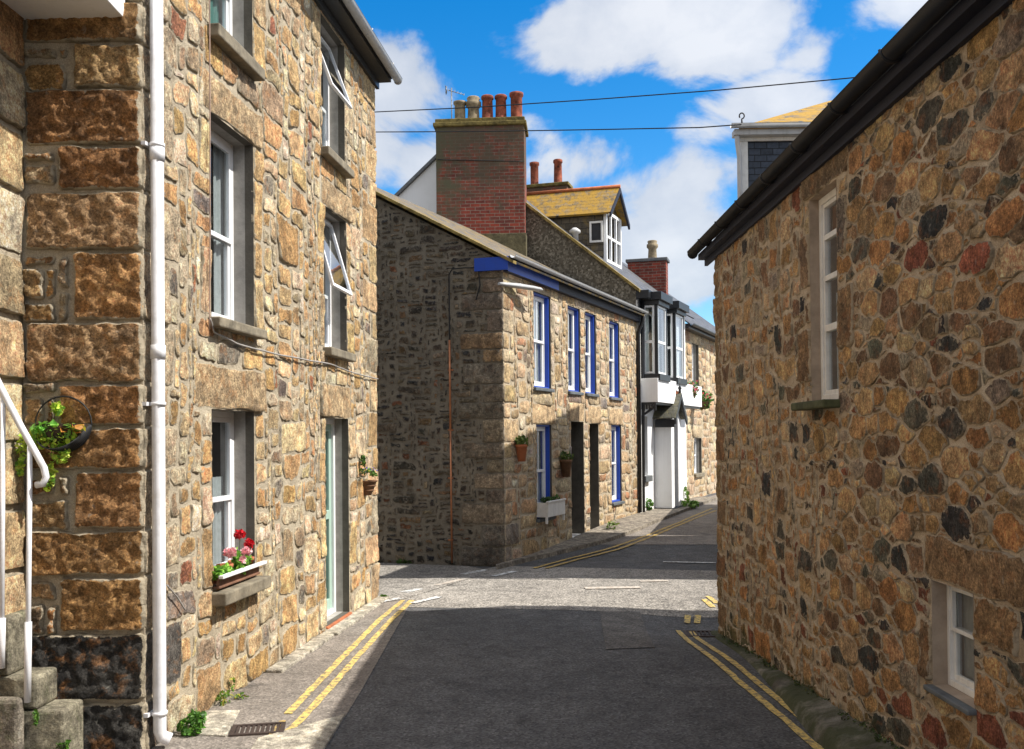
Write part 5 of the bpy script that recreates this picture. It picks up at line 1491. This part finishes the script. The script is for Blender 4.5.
# ================================================================== right house
rh = thing('rubble_house', 'long brown rubble stone house with black gutter on the right', 'house', tuple(RF.o))
vr = RF.px(706.5, 259)[1]
def opr(xl, xr, yt, yb, ybr=None):
    u0 = RF.u_at(xl, 437); u1 = RF.u_at(xr, 437)
    return (u0, u1, RF.px(xl, yb)[1], RF.px(xl, yt)[1])
o_t = (RF.u_at(811, 300), RF.u_at(838, 300), RF.px(838, 399)[1], RF.px(838, 178)[1])
o_s = (RF.u_at(933, 640), RF.u_at(974.5, 640), RF.px(933, 684)[1], RF.px(974.5, 594)[1])
opsR = [o_t+(.07,), o_s+(.08,)]
gtop = (.0, 0)
mb = MB()
wall_face(mb, RF, 0, R_LEN, -.4, vr, opsR, mi=1, rev=2, rev2=2)
big = [(o_t[0]-.12, o_t[1]+.25, o_t[3]+.003, min(o_t[3]+.25, vr-.02), (.22, .16, .10)),
       (o_s[0]-.10, o_s[1]+.55, o_s[3]+.003, o_s[3]+.24, (.34, .22, .12)),
       (o_s[1]+.004, o_s[1]+.42, o_s[3]-.22, o_s[3]+.0, (.32, .20, .10)),
       (o_t[1]+.004, o_t[1]+.20, o_t[2]+.95, o_t[2]+1.35, (.17, .14, .11)),
       (o_t[1]+.004, o_t[1]+.30, o_t[2]+.33, o_t[2]+.75, (.26, .17, .09)),
       (o_t[0]-.30, o_t[0]-.004, o_t[2]+.15, o_t[2]+.55, (.27, .17, .09)),
       (o_t[0]-.25, o_t[0]-.004, o_t[2]+.85, o_t[2]+1.25, (.26, .17, .10)),
       (o_s[0]-.16, o_s[0]-.004, o_s[2]+.0, o_s[2]+.34, (.25, .16, .09))]
v = -.3; k = 0; rq = random.Random(8)
while v < vr-.1:
    hgt = rq.uniform(.24, .42); wq = (.42 if k % 2 else .26)*rq.uniform(.8, 1.15)
    big.append((.004, wq, v, min(v+hgt, vr), pick([((.28, .19, .10), 3), ((.24, .14, .07), 2)], rq))); v += hgt; k += 1
split_u = lambda v: 3.5+.9*noise.noise(Vector((v*1.3, 2.2, .5)))+.25*sin(v*9)
SZ_R = [(6, 3, 4), (8, 4, 3), (5, 3, 4), (7, 2, 3), (4, 3, 3), (10, 4, 1.5), (3, 2, 4), (5, 2, 3), (2, 2, 2), (4, 4, 2), (3, 1, 1.5)]
pr_ = rect_masonry(mb, RF, 0, 4.9, -.25, vr, opsR, (), RIGHTP, 12, cell=.065, sizes=SZ_R, mortar=.018, h=(.003, .018), warp=.05, big=big, rounds=1, amp=.010, keep=lambda u, v: u < split_u(v), edge=.05, freq=12, grid=.06, wob=.008, jit=.014, bev=.014)
av = [q for q in pr_ if q[1] > 2.2]
rubble(mb, RF, 2.3, 8.0, -.25, vr, opsR, (), RIGHTP, 13, rmin=.024, rmax=.098, ax=1.95, mortar=(.001, .009), h=(.002, .014), big=[q for q in big if q[1] > 3.2], avoid=[(0, 2.25, -1, 9)]+av, rounds=1, amp=.010, n=9000, loose=.60, edge=.06, freq=12, grid=.05, wob=.010, bev=.008)
# far end wall on the side street
RF2 = Frame(RF.p(0, 0, -6), (-1, 0, 0), (0, 1, 0))
mb.poly([RF.p(0, -.4, 0), RF.p(0, -.4, -6), RF.p(0, vr, -6), RF.p(0, vr+2.1, -3), RF.p(0, vr, 0)], 1)
mb.build('wall', [M['stone_right'], M['mortar_right'], M['reveal_pink']], rh, col=True)
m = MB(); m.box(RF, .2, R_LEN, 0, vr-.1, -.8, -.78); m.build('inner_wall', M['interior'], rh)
m = MB(); m.box(RF, -.34, R_LEN, vr-.03, vr+.035, .004, .11); m.box(RF, -.34, R_LEN, vr-.095, vr-.032, .005, .04); m.build('fascia', M['blue_dark'], rh)
uvquad('roof', M['slate'], [(RF.p(R_LEN, vr+.07, .13), RF.p(-.36, vr+.07, .13), RF.p(-.42, vr+2.3, -3), RF.p(R_LEN, vr+2.3, -3)), (RF.p(-.36, vr+.07, -6.2), RF.p(R_LEN, vr+.07, -6.2), RF.p(R_LEN, vr+2.3, -3.01), RF.p(-.42, vr+2.3, -3.01))], rh)
m = MB(); half_gutter(m, RF.p(-.42, vr+.085, .155), RF.p(R_LEN, vr+.085, .155), .062, RF.n)
for q in [.25+k*.82 for k in range(13)]:
    seg = 10
    pts = [RF.p(q, vr+.085+sin(math.pi+math.pi*k/seg)*.067, .155+cos(math.pi+math.pi*k/seg)*.067) for k in range(seg+1)]
    m.tube(pts, .011, 6)
    m.box(RF, q-.012, q+.012, vr+.036, vr+.07, .11, .13)
m.tube([RF.p(-.43, vr+.06, .155), RF.p(-.415, vr+.06, .155)], .058, 14)
m.build('gutter', M['black_pl'], rh)
# tall window: four lights one above the other
def tallwin():
    a, b, c, d = o_t; D = .065
    m = MB(); rframe(m, RF, a, b, c, d, -D-.06, -D, .05, .05); w = m.build('window', M['white_old'], rh, bevel=.004); w['label'] = 'tall narrow white window with a brown blind at its top'
    m = MB(); ms = [c+(d-c)*t for t in (.36, .60, .80)]
    rframe(m, RF, a+.05, b-.05, c+.05, d-.05, -D-.05, -D-.012, .03)
    for i, y in enumerate(ms): m.box(RF, a+.08, b-.08, y-.02-(.01 if i == 0 else 0), y+.02, -D-.05, -D-.012)
    m.build('sash', M['white_old'], w, bevel=.003)
    m = MB(); m.poly([RF.p(a+.07, c+.07, -D-.035), RF.p(b-.07, c+.07, -D-.035), RF.p(b-.07, d-.07, -D-.035), RF.p(a+.07, d-.07, -D-.035)]); m.build('pane', M['glass'], w)
    curtain(RF, a+.1, b-.1, ms[2], d-.08, -D-.07, M['brown_blind'], w, 'blind', 6, .006)
    curtain(RF, a+.1, b-.1, c+.05, ms[0]+.25, -D-.09, M['net'], w, 'curtain', 6, .008)
    m = MB(); m.box(RF, a-.14, b+.03, c-.06, c-.002, -D, .12); m.build('sill', M['sill_moss'], w, bevel=.012)
tallwin()
def smallwin():
    a, b, c, d = o_s; D = .075
    m = MB(); rframe(m, RF, a, b, c, d, -D-.05, -D, .028, .035); w = m.build('window', M['white_old'], rh, bevel=.003); w['label'] = 'small low white window with a slatted blind'
    mm_ = c+(d-c)*.55
    m = MB(); rframe(m, RF, a+.028, b-.028, mm_-.012, d-.028, -D-.03, -D-.006, .02); rframe(m, RF, a+.028, b-.028, c+.035, mm_+.008, -D-.045, -D-.022, .02, .03)
    m.build('sash', M['white_old'], w, bevel=.002)
    m = MB(); m.poly([RF.p(a+.03, c+.03, -D-.032), RF.p(b-.03, c+.03, -D-.032), RF.p(b-.03, d-.03, -D-.032), RF.p(a+.03, d-.03, -D-.032)]); m.build('pane', M['glass'], w)
    curtain(RF, a+.03, b-.03, c+.03, d-.03, -D-.075, M['blind'], w, 'blind', 14, .004)
    m = MB(); m.box(RF, a-.02, b+.02, c-.03, c-.002, -D, .05); m.build('sill', M['slate_sill'], w, bevel=.008)
smallwin()

# ================================================================== slate hung house across the side street
sh = thing('slate_hung_house', 'slate hung house corner with white gutter above the black eaves', 'house', (3.1, 13.2, 0))
qv = atY(732, 140, 13.3)
SX, SY, SV = qv.x+.14, 13.3, qv.z+.12
AS = rad(13.6); ds_ = Vector((sin(AS), cos(AS), 0)); ns_ = Vector((cos(AS), -sin(AS), 0))
SF = Frame((SX, SY, 0), (1, -.02, 0))
LS, DS = 4.3, 5.0
def sp(u, d, z): return Vector((SX, SY, z)) + SF.u*u + ds_*d
m = MB()
m.poly([sp(0, 0, -.3), sp(DS, 0, -.3), sp(DS, 0, 3.2), sp(0, 0, 3.2)]); m.poly([sp(0, LS, -.3), sp(0, 0, -.3), sp(0, 0, SV), sp(0, LS, SV)]); m.poly([sp(DS, LS, -.3), sp(0, LS, -.3), sp(0, LS, SV), sp(DS, LS, SV)])
m.build('wall', M['white_wall'], sh)
uvquad('slate_cladding', M['slate_hung'], [(sp(.0, -.002, 3.2), sp(DS, -.002, 3.2), sp(DS, -.002, SV), sp(0, -.002, SV))], sh, .03)
m = MB(); m.box(SF, -.03, .07, 3.2, SV-.152, .012, .04); m.box(SF, -.06, DS, SV-.15, SV-.10, .013, .05); m.build('corner_board', M['white_old'], sh, bevel=.004)
m = MB(); m.box(SF, -.14, DS, SV-.098, SV-.02, .0, .17)
m.tube([SF.p(-.10, SV-.03, .12), SF.p(-.09, SV-.2, .12), SF.p(-.06, SV-.4, .10), SF.p(-.06, 3.0, .10)], .035, 8)
half_gutter(m, SF.p(-.20, SV+.03, .22), SF.p(DS, SV+.03, .22), .055, SF.n)
m.build('gutter', M['grey_pl'], sh)
e = .2; hx = 2.3; hz = SV+hx*.62
uvquad('roof', M['slate_lichen2'], [(sp(-.04, -e, SV), sp(DS+e, -e, SV), sp(hx, hx, hz)), (sp(-.04, LS+e, SV), sp(-.04, -e, SV), sp(hx, hx, hz)), (sp(DS+e, LS+e, SV), sp(-.04, LS+e, SV), sp(hx, hx, hz)), (sp(DS+e, -e, SV), sp(DS+e, LS+e, SV), sp(hx, hx, hz))], sh)
m = MB(); c = sp(.0, -e+.03, SV+.02); m.tube([c, c+Vector((0, 0, .10))], .012, 6); m.tube([c+Vector((.035*sin(t), 0, .14-.04*cos(t))) for t in [k*.6 for k in range(10)]], .010, 5); m.build('finial', M['wire'], sh)

# garden wall further along the street
gw = MB(); q0 = sp(0, LS+.75, 0); 
GWF = Frame(q0, ds_, -ns_)
gw.box(GWF, 0, 7.0, -.3, 2.35, -.35, 0); gw.c = [(.3, .25, .18, 1)]*len(gw.v)
o_ = gw.build('garden_wall', M['stone_far'], None, bevel=.02, col=True)
tag(o_, 'garden wall of the side plot beyond the slate hung house', 'wall')

# ================================================================== overhead cables
def wire(pts, label):
    P = [EYEP+ray(x, y)*d for x, y, d in pts]
    m = MB(); Q = []
    for i in range(len(P)-1):
        for j in range(8): Q.append(P[i].lerp(P[i+1], j/8))
    Q.append(P[-1]); m.tube(Q, .0085, 6); o = m.build('overhead_cable', M['wire']); tag(o, label, 'cable')
wire([(330, 114, 17), (375, 112, 16.5), (480, 107, 15.8), (600, 99, 15), (720, 90, 14.5), (850, 78, 14), (950, 68, 13.6)], 'higher cable that climbs across the sky to the right')
wire([(330, 131.5, 17.5), (375, 132, 17), (480, 131.5, 16), (600, 129.5, 15), (700, 127.5, 14), (741, 124.5, 13.1)], 'lower level cable crossing above the chimney pots and sky')

# ================================================================== weeds
def weed(name, label, pts, n, size, cols, seed):
    c = Vector(pts[0][0]); t = thing(name, label, 'plant', (c.x, c.y, c.z-.02))
    plant_obj('foliage', pts, n, size, cols, seed, t, up=.5)
    m = MB(); rr = random.Random(seed)
    for k in range(7):
        p, r = pts[rr.randrange(len(pts))][:2]; r = r if isinstance(r, tuple) else (r, r, r)
        b_ = Vector(p)+Vector((rr.uniform(-1, 1)*r[0]*.5, rr.uniform(-1, 1)*r[1]*.5, -r[2]*.8))
        m.tube([b_, b_+Vector((rr.uniform(-.03, .03), rr.uniform(-.03, .03), r[2]*1.3))], .003, 4)
    m.c = [(.07, .11, .03, 1)]*len(m.v); m.build('stem', M['leaf'], t, col=True)
def gp_(x, y, h=.04): p = ground(x, y); return Vector((p.x, p.y, p.z+h))
weed('weed', 'bushy green weed at the foot of the white downpipe', [(gp_(191, 735, .06), (.09, .09, .07)), (gp_(197, 730, .09), (.06, .06, .05))], 260, .022, [(.07, .18, .02), (.12, .26, .03), (.05, .13, .02)], 101)
weed('weed', 'thin yellow flowered weed where the wall meets the kerb stones', [(gp_(224, 704, .05), (.05, .12, .05)), (gp_(233, 697, .1), (.02, .03, .07), .4), (gp_(240, 700, .03), (.06, .06, .02), .6)], 110, .016, [(.10, .20, .03), (.16, .26, .04), (.35, .33, .05)], 102)
weed('weed', 'tiny weed between kerb and the first stone past the door', [(gp_(350, 612, .015), (.07, .10, .015))], 60, .014, [(.10, .18, .03), (.14, .2, .04)], 103)
weed('weed', 'small weed at the far corner of the tall ochre house', [(gp_(384, 599, .03), (.06, .06, .03))], 60, .02, [(.10, .22, .03), (.07, .16, .02)], 104)
weed('weed', 'low weed at the base of the dark rubble gable', [(gp_(405, 564, .04), (.16, .05, .04)), (gp_(430, 564, .03), (.10, .05, .03), .5)], 100, .03, [(.09, .17, .03), (.06, .12, .02)], 105)
weed('weed', 'round green weed at the foot of the white house downpipe', [(gp_(646, 514, .22), (.16, .16, .18))], 160, .055, [(.08, .20, .03), (.12, .26, .04)], 106)
weed('weed', 'straggly weed beside the lower blue window wall base', [(gp_(612, 533, .15), (.14, .14, .12))], 50, .035, [(.12, .2, .04), (.2, .26, .05)], 107)
weed('weed', 'weed patch beyond the white porch at the pavement edge', [(gp_(688, 509, .12), (.3, .4, .10)), (gp_(684, 503, .25), (.15, .2, .22), .6)], 160, .06, [(.10, .2, .03), (.14, .25, .04)], 108)
weed('weed', 'small green tuft on the lowest granite step', [(atY(36, 718, YS-.02), (.012, .02, .05)), (atY(64, 745, YS), (.04, .04, .04))], 60, .016, [(.07, .18, .02), (.12, .25, .03)], 109)
rw = random.Random(20)
# moss and grass along the foot of the right wall: nobody could count it
mb = MB(); blobs = []
for k in range(60):
    uu = rw.uniform(.0, 7.5); 
    up_2 = .03+.20*smooth(1.2, 5.5, uu)
    p = RF.p(uu, 0, rw.uniform(.0, .05)); blobs.append((Vector((p.x, p.y, gz(p.x, p.y)+up_2*.9)), (.03, .09, .02+.03*rw.random()), rw.random()))
leaves(mb, blobs, 1500, .011, [(.04, .07, .015), (.06, .09, .02), (.035, .045, .015), (.09, .10, .03)], rw, up=.6)
o_ = mb.build('grass', M['leaf'], col=True); o_['kind'] = 'stuff'; o_['label'] = 'moss and grass along the foot of the right wall'; o_['category'] = 'grass'

# ================================================================== light
SUN_AZ, SUN_EL = 8.0, 50.4      # azimuth: degrees behind the camera's right hand
S = Vector((cos(rad(SUN_AZ))*cos(rad(SUN_EL)), -sin(rad(SUN_AZ))*cos(rad(SUN_EL)), sin(rad(SUN_EL))))
sl = bpy.data.lights.new('sun', 'SUN'); sl.energy = 4.7; sl.angle = rad(.5); sl.color = (1, .955, .88)
so = bpy.data.objects.new('sun', sl); C.objects.link(so); so.rotation_euler = S.to_track_quat('Z', 'Y').to_euler(); so.location = (20, -5, 30)

wd = bpy.data.worlds.new('World'); SC.world = wd; wd.use_nodes = True
t = wd.node_tree; t.nodes.clear(); N = t.nodes.new; L = t.links.new
out = N('ShaderNodeOutputWorld')
sky = N('ShaderNodeTexSky'); sky.sky_type = 'NISHITA'; sky.sun_disc = False
sky.sun_elevation = rad(SUN_EL); sky.sun_rotation = math.atan2(S.x, S.y); sky.ozone_density = 3.0; sky.dust_density = .2; sky.air_density = 1.0
hs = N('ShaderNodeHueSaturation'); hs.inputs['Saturation'].default_value = 1.45; hs.inputs['Value'].default_value = .86; L(sky.outputs[0], hs.inputs['Color'])
bg = N('ShaderNodeBackground'); L(hs.outputs[0], bg.inputs[0]); bg.inputs[1].default_value = .15
tc = N('ShaderNodeTexCoord'); D = tc.outputs['Generated']
def mth(op, a, b=0.0, clamp=False):
    x = N('ShaderNodeMath'); x.operation = op; x.use_clamp = clamp
    for i, v in enumerate((a, b)):
        if isinstance(v, bpy.types.NodeSocket): L(v, x.inputs[i])
        else: x.inputs[i].default_value = v
    return x.outputs[0]
def nz(scale, detail, rough, off=(0, 0, 0), dist=0):
    m = N('ShaderNodeMapping'); m.inputs['Location'].default_value = off; m.inputs['Scale'].default_value = (1, 1, 1.35); L(D, m.inputs['Vector'])
    x = N('ShaderNodeTexNoise'); x.inputs['Scale'].default_value = scale; x.inputs['Detail'].default_value = detail; x.inputs['Roughness'].default_value = rough; x.inputs['Distortion'].default_value = dist
    L(m.outputs[0], x.inputs['Vector']); return x.outputs['Fac']
n1 = nz(7, 9, .58, (3.1, 1.2, 0), .3)
n2 = nz(2.6, 5, .5, (7, 2, 3))
acc = None
# cloud masses, each a direction in the sky with an angular size
for px, py, rx, ry, a in ((640, 15, 130, 46, 1.05), (700, 48, 75, 30, .95), (560, 42, 75, 36, .95), (750, 55, 40, 22, .6), (390, 90, 60, 52, 1.0), (340, 140, 80, 60, .9), (430, 165, 55, 50, .75), (530, 118, 32, 40, .55), (815, 55, 42, 26, .65), (790, 100, 60, 30, .75), (740, 110, 50, 26, .65), (625, 190, 30, 20, .5), (668, 250, 70, 62, 1.15), (700, 185, 36, 30, .55), (580, 165, 45, 26, .5), (900, 4, 60, 16, .65), (507, 30, 16, 40, .5)):
    d = ray(px, py); c_ = N('ShaderNodeVectorMath'); c_.operation = 'SUBTRACT'; L(D, c_.inputs[0]); c_.inputs[1].default_value = d
    s_ = N('ShaderNodeVectorMath'); s_.operation = 'MULTIPLY'; L(c_.outputs[0], s_.inputs[0]); s_.inputs[1].default_value = (F/rx, F/rx, F/ry)
    l_ = N('ShaderNodeVectorMath'); l_.operation = 'LENGTH'; L(s_.outputs[0], l_.inputs[0])
    f_ = mth('MULTIPLY', mth('SUBTRACT', 1.0, mth('MULTIPLY', l_.outputs['Value'], .62), True), a)
    acc = f_ if acc is None else mth('MAXIMUM', acc, f_)
# clouds added out of view as neutral white fill light, away from those above
fwd = N('ShaderNodeVectorMath'); fwd.operation = 'DOT_PRODUCT'; L(D, fwd.inputs[0]); fwd.inputs[1].default_value = ray(600, 150)
away = N('ShaderNodeMapRange'); L(fwd.outputs['Value'], away.inputs[0]); away.inputs[1].default_value = .93; away.inputs[2].default_value = .75; away.inputs[3].default_value = 0; away.inputs[4].default_value = .95
oth = mth('MULTIPLY', away.outputs[0], mth('MULTIPLY', n2, 1.6))
acc = mth('MAXIMUM', acc, oth)
dens = mth('ADD', acc, mth('MULTIPLY', mth('SUBTRACT', n1, .5), 2.1))
r = N('ShaderNodeMapRange'); r.interpolation_type = 'SMOOTHSTEP'; L(dens, r.inputs[0]); r.inputs[1].default_value = .26; r.inputs[2].default_value = .58
n3 = nz(9, 8, .6, (1, 5, 2)); 
cr = N('ShaderNodeValToRGB'); L(mth('ADD', mth('MULTIPLY', n3, .7), mth('MULTIPLY', dens, .35)), cr.inputs[0])
e_ = cr.color_ramp.elements; e_[0].position = .35; e_[0].color = (.60, .66, .76, 1); e_[1].position = .75; e_[1].color = (.95, .96, .98, 1)
cb = N('ShaderNodeBackground'); L(cr.outputs[0], cb.inputs[0]); 
sd_ = N('ShaderNodeVectorMath'); sd_.operation = 'DOT_PRODUCT'; L(D, sd_.inputs[0]); sd_.inputs[1].default_value = S
cm = N('ShaderNodeMapRange'); L(sd_.outputs['Value'], cm.inputs[0]); cm.inputs[1].default_value = .25; cm.inputs[2].default_value = .9; cm.inputs[3].default_value = .62; cm.inputs[4].default_value = .9  # cloud strength, raised toward the sun for extra fill
L(cm.outputs[0], cb.inputs[1])
mx = N('ShaderNodeMixShader'); L(mth('MULTIPLY', r.outputs[0], .88), mx.inputs[0]); L(bg.outputs[0], mx.inputs[1]); L(cb.outputs[0], mx.inputs[2]); L(mx.outputs[0], out.inputs[0])

SC.view_settings.view_transform = 'Standard'; SC.view_settings.look = 'None'; SC.view_settings.gamma = 1; SC.view_settings.exposure = .62
SC.view_settings.use_curve_mapping = False
SC.cycles.max_bounces = 8; SC.cycles.diffuse_bounces = 4; SC.cycles.transparent_max_bounces = 8

# origins of single-mesh things at their own base
for o in list(C.objects):
    if o.parent is None and o.type == 'MESH' and o.location.length == 0:
        vs = [v.co for v in o.data.vertices]
        c_ = Vector(((min(v.x for v in vs)+max(v.x for v in vs))/2, (min(v.y for v in vs)+max(v.y for v in vs))/2, min(v.z for v in vs)))
        o.data.transform(Matrix.Translation(-c_)); o.location = c_
        for ch_ in o.children: ch_.matrix_parent_inverse = Matrix.Translation(-c_)
